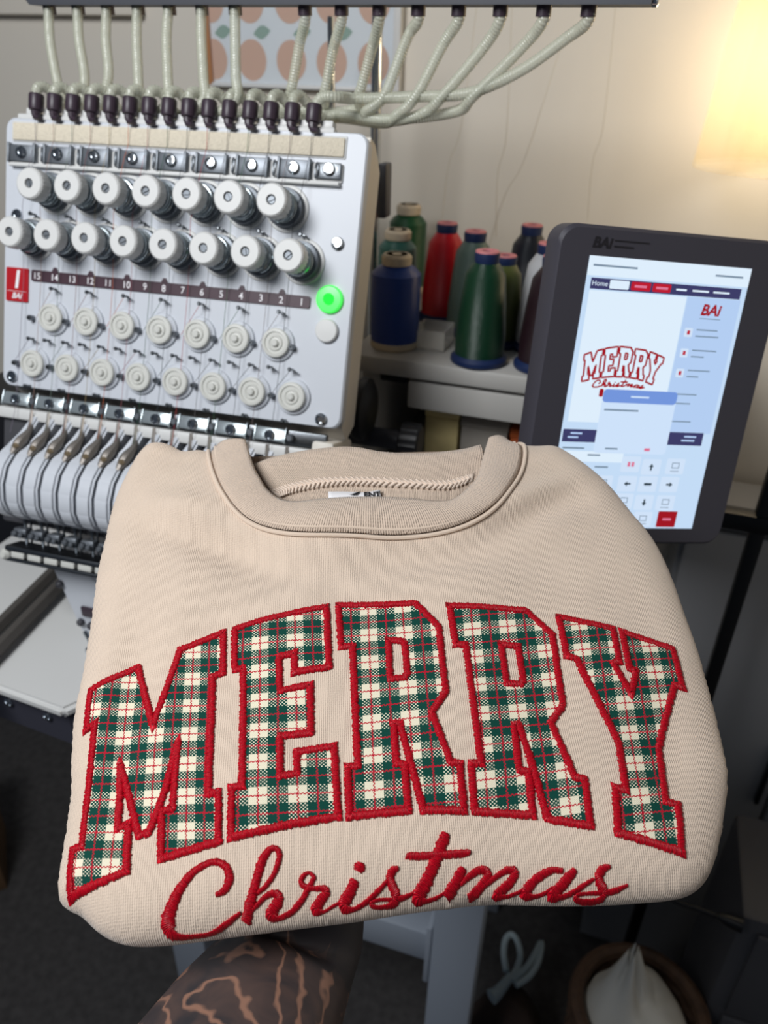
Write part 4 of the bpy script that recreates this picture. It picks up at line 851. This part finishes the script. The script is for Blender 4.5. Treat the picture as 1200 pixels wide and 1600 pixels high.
thread_cone(616, 540, (26, 58, 136), 'royal blue thread cone beside the machine', .100, .0265, .0255, 'beige', .0268)
thread_cone(731, 518, (84, 102, 94), 'grey green thread cone behind the dark green one')
thread_cone(777, 536, (86, 94, 46), 'olive thread cone peeking out right of the dark green one', .098, .022, .018)
thread_cone(634, 456, (16, 74, 40), 'mid green thread cone at the back left, against the wall', .115, .024, .024, 'beige', .025)
thread_cone(618, 490, (48, 100, 90), 'teal thread cone just behind the royal blue one', .102, .025, .022, 'beige', .025)
thread_cone(839, 545, (182, 182, 184), 'white thread cone half hidden by the controller')
thread_cone(815, 502, (20, 24, 34), 'black thread cone at the back, beside the controller')
thread_cone(846, 575, (34, 18, 24), 'near black maroon thread cone in front of the white one')
tr = on_z(676, 540, TZ); tray_m = mat('clear_plastic', rgb(225, 222, 214), .12, alpha=.35)
ty = thing('plastic_tray', (tr[0], tr[1], TZ), 'small clear plastic tray between blue and dark green thread cones', 'tray')
TMx = Matrix.Translation((tr[0], tr[1], TZ))@ROOM
MB().rbox(-.018, .018, -.020, .025, 0.0005, .003, .001, TMx).build('tray_floor', tray_m, ty)
for x0, x1, y0, y1 in ((-.018, -.016, -.020, .025), (.016, .018, -.020, .025), (-.018, .018, -.020, -.018), (-.018, .018, .023, .025)): MB().box(x0, x1, y0, y1, .003, .022, TMx).build('tray_wall', tray_m, ty)
# loose threads rising from the cones to the bar
for (x, y), (x1, y1), k in (((690, 350), (745, 10), 3), ((775, 370), (800, 10), 5), ((760, 398), (880, 60), 9), ((918, 345), (962, 10), 11)):
    a, b = at_depth(x, y, .96), at_depth(x1, y1, .84); mid = (a+b)/2+np.array([.004, 0, -.004])
    t_ = MB().tube(cr([a, a*.7+b*.3+np.array([-.003, 0, 0]), mid, b], 8), .0006, 5).build('loose_thread', mat('pale_thread', rgb(206, 198, 182), .7), mach)

# ------------------------------------------------------------------ wall lamp
lc = at_depth(1236, 268, .84); LT = Matrix.Translation(Vector((lc[0], lc[1], 0)))
lmp = thing('wall_lamp', lc, 'frosted glass lamp shade glowing warm at the top right', 'lamp')
shm = bpy.data.materials.new('frosted_glass'); shm.use_nodes = True; nt = shm.node_tree; h = NT(shm)
tr_ = h.n('ShaderNodeBsdfTransparent'); tr_.inputs[0].default_value = (1, .97, .90, 1); tl = h.n('ShaderNodeBsdfTranslucent'); tl.inputs[0].default_value = (1, .92, .78, 1); gl = h.n('ShaderNodeBsdfGlossy'); gl.inputs['Roughness'].default_value = .15
m1 = h.n('ShaderNodeMixShader'); m1.inputs[0].default_value = .10; m2 = h.n('ShaderNodeMixShader'); m2.inputs[0].default_value = .05
h.l(tr_.outputs[0], m1.inputs[1]); h.l(tl.outputs[0], m1.inputs[2]); h.l(m1.outputs[0], m2.inputs[1]); h.l(gl.outputs[0], m2.inputs[2]); h.l(m2.outputs[0], nt.nodes['Material Output'].inputs[0])
z0 = lc[2]; sh_ = MB().lathe([(.1005, z0+.001), (.1025, z0), (.1030, z0+.003), (.082, z0+.27), (.0805, z0+.27), (.1010, z0+.004)], 64, LT, caps=False).build('lamp_shade', shm, lmp)
MB().lathe([(.0805, z0+.268), (.0835, z0+.270), (.0835, z0+.276), (.020, z0+.282), (.018, z0+.290)], 48, LT).build('shade_cap', 'chrome', lmp)
MB().lathe([(.018, z0+.285), (.018, z0+.225), (.015, z0+.22)], 24, LT).build('socket', 'chrome', lmp)
bulb = MB().lathe([(.012, z0+.222), (.014, z0+.21), (.028, z0+.175), (.031, z0+.155), (.026, z0+.132), (.012, z0+.121), (.002, z0+.119)], 28, LT).build('bulb', emis('bulb_glow', (1, .86, .64, 1), 3), lmp)
wl = RB*WALLB+RA*(lc@RA); m = MB(); m.tube([Vector((lc[0], lc[1], z0+.289)), Vector((lc[0], lc[1], z0+.31)), Vector((wl[0], wl[1], z0+.31))], .009, 12); m.build('wall_bracket', 'chrome', lmp)
pl_ = bpy.data.lights.new('bulb_light', 'POINT'); pl_.energy = 1.6; pl_.color = (1, .82, .58); pl_.shadow_soft_size = .035
po = bpy.data.objects.new('bulb_light', pl_); COL.objects.link(po); po.location = (lc[0], lc[1], z0+.10)

# ------------------------------------------------------------------ framed fruit print, wall board
WO = RB*(WALLB-.001)
def wpx(x, y): p = on_plane(x, y, WO, RB); return p@RA, p[2]
WM = Matrix.Translation(Vector(WO))@ROOM@Matrix(((1, 0, 0, 0), (0, 0, -1, 0), (0, 1, 0, 0), (0, 0, 0, 1)))   # x along wall, y up, z into the room
u0, zb = wpx(336, 128); u1, _ = wpx(622, 140)
prn = thing('framed_print', WO+RA*((u0+u1)/2)+np.array([0, 0, zb]), 'framed print of oranges with green leaves on the back wall', 'picture')
MB().box(u0, u1, zb, 1.78, .001, .010, WM).build('print_paper', mat('print_paper', rgb(206, 214, 220), .6, coat=.0), prn)
frm = mat('frame_wood', rgb(176, 124, 84), .4)
for n_, a_ in (('frame_side', (u0-.003, u0+.005, zb-.004, 1.785)), ('frame_side', (u1-.004, u1+.006, zb-.004, 1.785)), ('frame_rail', (u0, u1, zb-.005, zb)), ('frame_rail', (u0, u1, 1.78, 1.786))): MB().rbox(*a_, .001, .016, .001, WM).build(n_, frm if a_[1] < u0+.02 else 'white2', prn)
org = mat('print_orange', rgb(192, 146, 116), .7); lfm = mat('print_leaf', rgb(96, 140, 122), .7)
du = (u1-u0)/4.75
for r_ in range(3):
    for c_ in range(5):
        cu_, cv_ = u0+du*(.12+c_*1.02), zb+.028+r_*.068
        if c_ == 0: pts = [(max(u0+.005, cu_+.021*math.cos(a)), cv_+.025*math.sin(a)) for a in np.linspace(0, 2*PI, 25)[:-1]]
        else: pts = [(min(u1-.005, cu_+.022*math.cos(a)), cv_+.025*math.sin(a)) for a in np.linspace(0, 2*PI, 25)[:-1]]
        MB().prism(pts, .0101, .0104, WM).build('printed_orange', org, prn, smooth=0)
        lp = [(cu_+.004+.026*t, cv_+.031+.008*math.sin(PI*t)*s+.004*t) for s, ts in ((1, np.linspace(0, 1, 8)), (-1, np.linspace(1, 0, 8)[1:-1])) for t in ts]
        if lp[7][0] < u1-.006: MB().prism(lp, .0101, .0104, WM).build('printed_leaf', lfm, prn, smooth=0)
MB().box(u0+.005, u1-.004, zb, 1.78, .0125, .0135, WM).build('glass_pane', mat('picture_glass', (1, 1, 1, 1), .04, alpha=.10, spec=.9), prn)
ua, za = wpx(228, 26)
struct(MB().rbox(-1.55, ua, za, 1.95, .0, .018, .004, WM).build('trim_1', 'wall'))

# ------------------------------------------------------------------ machine stand
mst = thing('machine_stand', (-.15, .75, 0), 'pale grey steel stand with square legs carrying the embroidery machine', 'stand')
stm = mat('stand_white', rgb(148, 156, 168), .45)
SR = math.radians(-17); SMx = Matrix.Rotation(SR, 4, 'Z'); sa = np.array([math.cos(SR), math.sin(SR), 0]); sb = np.array([-math.sin(SR), math.cos(SR), 0])
pr_ = at_depth(722, 1420, .97); pl0 = at_depth(214, 1500, 1.02)
ar, br = pr_@sa, pr_@sb; alf = pl0@sa; hw_ = .030
for a_ in (ar, alf):
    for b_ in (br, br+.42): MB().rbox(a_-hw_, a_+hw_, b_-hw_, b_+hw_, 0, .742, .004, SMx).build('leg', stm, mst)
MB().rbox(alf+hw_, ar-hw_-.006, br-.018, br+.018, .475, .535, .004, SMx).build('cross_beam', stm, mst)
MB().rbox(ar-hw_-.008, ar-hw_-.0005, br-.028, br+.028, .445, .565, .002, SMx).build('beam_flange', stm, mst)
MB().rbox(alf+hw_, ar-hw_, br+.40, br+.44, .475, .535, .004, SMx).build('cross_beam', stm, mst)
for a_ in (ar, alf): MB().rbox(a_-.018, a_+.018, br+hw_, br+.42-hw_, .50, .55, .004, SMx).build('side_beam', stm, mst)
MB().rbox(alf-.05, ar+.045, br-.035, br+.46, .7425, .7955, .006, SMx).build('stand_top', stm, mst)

# ------------------------------------------------------------------ black stand, cabinet, floor things
blk = mat('black_metal', rgb(14, 14, 16), .4)
pb_ = at_depth(1168, 880, .86); rck = thing('metal_stand', (pb_[0], pb_[1], 0), 'black metal post with crossbar standing right of the controller', 'stand')
RM = Matrix.Translation((pb_[0], pb_[1], 0))@ROOM; zc_ = at_depth(1190, 793, .86)[2]
MB().rbox(-.0075, .0075, -.0075, .0075, .006, 1.52, .001, RM).build('post', blk, rck)
MB().rbox(-.055, .22, -.0095, .0095, zc_-.011, zc_+.009, .001, RM).build('crossbar', blk, rck)
MB().rbox(-.045, .015, -.05, .05, 0, .006, .002, RM).build('foot_plate', blk, rck)
cb = at_depth(1094, 1412, .97); cA, cB, cZ = .258, .690, cb[2]
cab = thing('storage_cabinet', RA*(cA+.15)+RB*(cB+.15), 'grey plastic drawer cabinet standing at the lower right', 'cabinet')
cgm = mat('cabinet_grey', rgb(78, 78, 82), .55)
MB().rbox(cA, cA+.34, cB+.004, cB+.17, 0, cZ, .006, ROOM).build('cabinet_body', cgm, cab)
for i in range(3): d_ = MB().rbox(cA+.022, cA+.325, cB-.004, cB+.004, .03+i*(cZ-.04)/3, .02+(i+1)*(cZ-.04)/3, .003, ROOM).build('drawer', cgm, cab); MB().rbox(cA+.12, cA+.22, cB-.014, cB-.004, .03+(i+.6)*(cZ-.04)/3, .045+(i+.6)*(cZ-.04)/3, .003, ROOM).build('drawer_pull', 'white2', d_)
gt = on_plane(1150, 812, RB*.985, RB); gc = thing('tall_cabinet', RA*.33+RB*1.0, 'tall dark grey cabinet against the wall behind the black post', 'cabinet')
gcm = mat('tall_cabinet_grey', rgb(150, 151, 154), .6); gA = .112
MB().rbox(gA, .56, 1.003, WALLB-.014, .0, gt[2]-.018, .003, ROOM).build('cabinet_body', gcm, gc)
MB().rbox(gA-.004, .564, .985, WALLB-.014, gt[2]-.018, gt[2], .003, ROOM).build('cabinet_top', gcm, gc)
for k in range(2): d_ = MB().rbox(gA+.006+k*.222, gA+.220+k*.222, .987, 1.0025, .04, gt[2]-.024, .003, ROOM).build('cabinet_door', gcm, gc); MB().rbox(gA+(.20 if k == 0 else .235), gA+(.208 if k == 0 else .243), .975, .987, .5, .62, .002, ROOM).build('door_handle', 'steel', d_)
cz = cZ+.004
cbp = [on_z(x, y, cz) for x, y in ((1000, 1380), (1050, 1405), (1090, 1420), (1120, 1432))]; cbp[0][2] += .02
pc = thing('power_cable', cbp[2], 'black power cable with moulded plug on the grey cabinet', 'cable')
MB().tube(cr(cbp, 6), .0035, 10).build('cord', blk, pc)
q0, q1 = on_z(1120, 1430, cz+.006), on_z(1160, 1446, cz+.006); MB().tube([q0, q0*.6+q1*.4, q1], [.004, .008, .0095], 12).build('plug', blk, pc)
# cardboard box on the floor, left
cp = on_z(12, 1388, 0); bx_ = thing('cardboard_box', (cp[0]-.1, cp[1]+.1, 0), 'brown cardboard box on the carpet at the far left', 'box')
crd = mat('cardboard', rgb(104, 78, 54), .85, var=.1, vscale=20); CMx = Matrix.Translation((cp[0], cp[1], 0))@Matrix.Rotation(math.radians(25), 4, 'Z')
MB().rbox(-.26, 0, 0, .16, 0, .22, .002, CMx).build('carton_body', crd, bx_)
MB().box(-.26, 0, -.003, .078, .2205, .224, CMx).build('flap', crd, bx_); MB().box(-.26, 0, .082, .163, .2205, .224, CMx).build('flap', crd, bx_)
# dark clothes heap, scissors, basket with a white cloth
def fbm(x, y, seed):
    r = 0
    for k, (f_, a_) in enumerate(((14, 1), (29, .5), (61, .25))): r += a_*math.sin(f_*x+seed+k*1.7+1.3*math.sin(f_*.7*y+seed*2))*math.cos(f_*.9*y-seed+k)
    return r
def heap(cx, cy, rx, ry, hh, seed, peak=0., n=44, rings=22, amp=.020, pc=(0, 0)):
    vs = [(cx, cy, hh+peak*max(0, 1-math.hypot(*pc)/rx*1.5)**1.5)]; fs = []
    for i in range(1, rings+1):
        t = i/rings
        for k in range(n):
            a = 2*PI*k/n; x, y = rx*t*math.cos(a), ry*t*math.sin(a)
            fo = fbm(x*1.6, y*1.6, seed)
            z = hh*(1-t**3)+amp*fo*(1-t**4)+peak*max(0, 1-math.hypot(x-pc[0], y-pc[1])/rx*1.5)**1.5*(1+.45*math.cos(4*math.atan2(y-pc[1], x-pc[0])))*(1-t**4)
            vs.append((cx+x*(1+.06*fo), cy+y*(1+.06*fo), max(.0, z)))
    for k in range(n): fs.append((0, 1+k, 1+(k+1) % n))
    for i in range(rings-1):
        for k in range(n): fs.append((1+i*n+k, 1+(i+1)*n+k, 1+(i+1)*n+(k+1) % n, 1+i*n+(k+1) % n))
    fs.append(tuple(1+(rings-1)*n+k for k in range(n))[::-1])
    return MB().add(vs, fs)
tag(heap(.215, .675, .088, .085, .19, 3.1).build('clothes_heap', mat('dark_cloth', rgb(62, 50, 44), .95, bump=.6, bscale=300, var=.35, vscale=18), smooth=180), 'heap of dark brown clothes on the floor behind the stand leg', 'clothes')
SCZ = .215
sgm = mat('pale_blue_plastic', rgb(196, 214, 220), .4)
sci = thing('scissors', on_z(795, 1515, SCZ-.006), 'pale blue handled scissors lying on the dark clothes', 'scissors')
def spx(x, y, z=SCZ): return on_z(x, y, z)
lp1 = cr([spx(*p) for p in ((791, 1518), (787, 1490), (790, 1468), (799, 1460), (808, 1470), (813, 1492), (808, 1512), (800, 1526))], 5)
MB().tube(lp1, .0052, 10).build('finger_loop', sgm, sci)
lp2 = cr([spx(*p) for p in ((800, 1532), (822, 1512), (836, 1490), (846, 1472), (842, 1500), (828, 1524), (806, 1540))], 5)
MB().tube(lp2, .0050, 10).build('finger_loop', sgm, sci)
MB().tube(cr([spx(*p) for p in ((798, 1524), (788, 1538), (776, 1552), (768, 1558))], 5), [.006+.006*i/15 for i in range(16)], 12).build('shank', sgm, sci)
bc = on_z(1003, 1570, .42); BX = Matrix.Translation((bc[0], bc[1], 0))
bsk = thing('wicker_basket', (bc[0], bc[1], 0), 'tall brown wicker basket on the floor at the lower right', 'basket'); wkm = mat('dark_wicker', rgb(70, 50, 36), .7, var=.3, vscale=60)
for i in range(22):
    z = .012+i*.0175; r0 = .066+.016*z/.4
    MB().tube([BX@Vector(((r0+.0028*(1 if (k+i) % 2 else -1))*math.cos(2*PI*k/28), (r0+.0028*(1 if (k+i) % 2 else -1))*math.sin(2*PI*k/28), z)) for k in range(28)], .0085, 6, closed=True).build('wicker_ring', wkm, bsk)
MB().lathe([(.062, .002), (.066, .004), (.066, .012), (.060, .014)], 28, BX).build('basket_floor', wkm, bsk)
MB().tube([BX@Vector((.084*math.cos(a), .084*math.sin(a), .402)) for a in np.linspace(0, 2*PI, 33)[:-1]], .011, 8, closed=True).build('basket_rim', wkm, bsk)
wc_ = heap(-.004, 0, .070, .070, .045, 1.4, .075, 64, 30, .020, (-.022, .012))
wc_.v = [(bc[0]+x, bc[1]+y, .385+z) for x, y, z in wc_.v]
tag(wc_.build('cloth', mat('white_cloth', rgb(206, 204, 196), .9, bump=.2, bscale=200), smooth=180), 'crumpled white cloth peaking out of the wicker basket', 'cloth')

# ------------------------------------------------------------------ the tattooed arm that carries the sweatshirt
skin = bpy.data.materials.new('tattooed_skin'); skin.use_nodes = True; h = NT(skin); h.p.inputs['Roughness'].default_value = .5
tc = h.n('ShaderNodeTexCoord'); nz = h.n('ShaderNodeTexNoise'); nz.inputs['Scale'].default_value = 26; nz.inputs['Detail'].default_value = 3; nz.inputs['Distortion'].default_value = 2.2; h.l(tc.outputs['Object'], nz.inputs['Vector'])
wv_ = h.n('ShaderNodeTexWave', wave_type='BANDS', bands_direction='X'); wv_.inputs['Scale'].default_value = 6; wv_.inputs['Distortion'].default_value = 16; wv_.inputs['Detail'].default_value = 4; wv_.inputs['Detail Scale'].default_value = 2.2; h.l(tc.outputs['Object'], wv_.inputs['Vector'])
sxx = h.n('ShaderNodeSeparateXYZ'); h.l(tc.outputs['Object'], sxx.inputs[0])
WR = at_depth(469, 1470, .425); E1 = at_depth(393, 1600, .385)
gr = h.n('ShaderNodeMapRange'); h.l(sxx.outputs[2], gr.inputs[0]); gr.inputs[1].default_value = 0; gr.inputs[2].default_value = 1
ax = (E1-WR)/np.linalg.norm(E1-WR)
dt = h.n('ShaderNodeVectorMath', operation='DOT_PRODUCT'); h.l(tc.outputs['Object'], dt.inputs[0]); dt.inputs[1].default_value = tuple(ax); al_ = h.math('SUBTRACT', dt.outputs['Value'], float(WR@ax))     # distance from the wrist
band_ = h.math('MULTIPLY', h.math('SUBTRACT', h.math('ADD', .020, h.math('MULTIPLY', h.math('SUBTRACT', nz.outputs[0], .5), .11)), al_), 160.)
solid = h.math('MINIMUM', h.math('MAXIMUM', band_, 0.), 1.)
sw_ = h.math('MINIMUM', h.math('MAXIMUM', h.math('MULTIPLY', h.math('SUBTRACT', h.math('ABSOLUTE', h.math('SUBTRACT', wv_.outputs['Fac'], .5)), .07), 6.), 0.), 1.)
ink = h.math('MAXIMUM', h.math('MULTIPLY', solid, .96), h.math('MULTIPLY', sw_, h.math('ADD', .62, h.math('MULTIPLY', nz.outputs[0], .55))))
h.l(h.mix(ink, rgb(146, 108, 90), rgb(50, 47, 50)), h.p.inputs['Base Color'])
per = thing('person', E1, 'tattooed bare forearm reaching up from below to hold the sweatshirt', 'person')
am = MB()
def loft(centers, wides, thins, U_, seg=20):
    vs = []; fs = []; n = len(centers); C_ = [np.array(c) for c in centers]
    for i in range(n):
        t = C_[min(i+1, n-1)]-C_[max(i-1, 0)]; t /= np.linalg.norm(t); u = U_-t*(U_@t); u /= np.linalg.norm(u); w_ = np.cross(t, u)
        for k in range(seg): a = 2*PI*k/seg; vs.append(C_[i]+u*wides[i]*math.cos(a)+w_*thins[i]*math.sin(a))
    for i in range(n-1):
        for k in range(seg): fs.append((i*seg+k, i*seg+(k+1) % seg, (i+1)*seg+(k+1) % seg, (i+1)*seg+k))
    fs.append(tuple(range(seg))[::-1]); fs.append(tuple((n-1)*seg+k for k in range(seg))); am.add(vs, fs)
wa, wb = s_ab(WR)
def sp_(a, b, hh): return SB+SEA*a+SEB*b+SEN*hh
dv = (E1-WR)
ctr = [WR+dv*5.2, WR+dv*3.6, WR+dv*2.2, E1, WR+dv*.45, WR, sp_(wa+.004, wb+.030, -.050), sp_(wa+.008, wb+.060, -.042), sp_(wa+.012, wb+.095, -.038), sp_(wa+.014, wb+.108, -.037)]
loft(ctr, [.052, .054, .052, .0455, .040, .0352, .036, .041, .042, .038], [.046, .045, .042, .036, .030, .025, .019, .0145, .0130, .011], SEA)
fb = [(-.032, .058, -.16), (-.010, .070, -.04), (.012, .066, .06), (.033, .050, .18)]     # four fingers: side offset, length, spread
for o_, ln, spd in fb:
    b0_ = sp_(wa+.013+o_, wb+.092, -.037); pts = [b0_]
    for t_ in (.45, .75, 1.0): pts.append(sp_(wa+.013+o_+spd*ln*t_, wb+.092+ln*1.25*t_, -.035-.006*math.sin(PI*t_)-.004*t_))
    loft(pts, [.0098, .0092, .0084, .0068], [.0098, .0090, .0080, .0060], SEA, 12)
th = [sp_(wa+.036, wb+.045, -.042), sp_(wa+.058, wb+.066, -.040), sp_(wa+.072, wb+.090, -.037), sp_(wa+.078, wb+.108, -.036)]
loft(th, [.013, .0115, .0105, .008], [.012, .0105, .0095, .007], SEA, 12)
ao = am.build('forearm_and_hand', skin, per, smooth=0)
rm = ao.modifiers.new('r', 'REMESH'); rm.mode = 'VOXEL'; rm.voxel_size = .0028; rm.use_smooth_shade = True
sm_ = ao.modifiers.new('s', 'SMOOTH'); sm_.iterations = 5; sm_.factor = .5
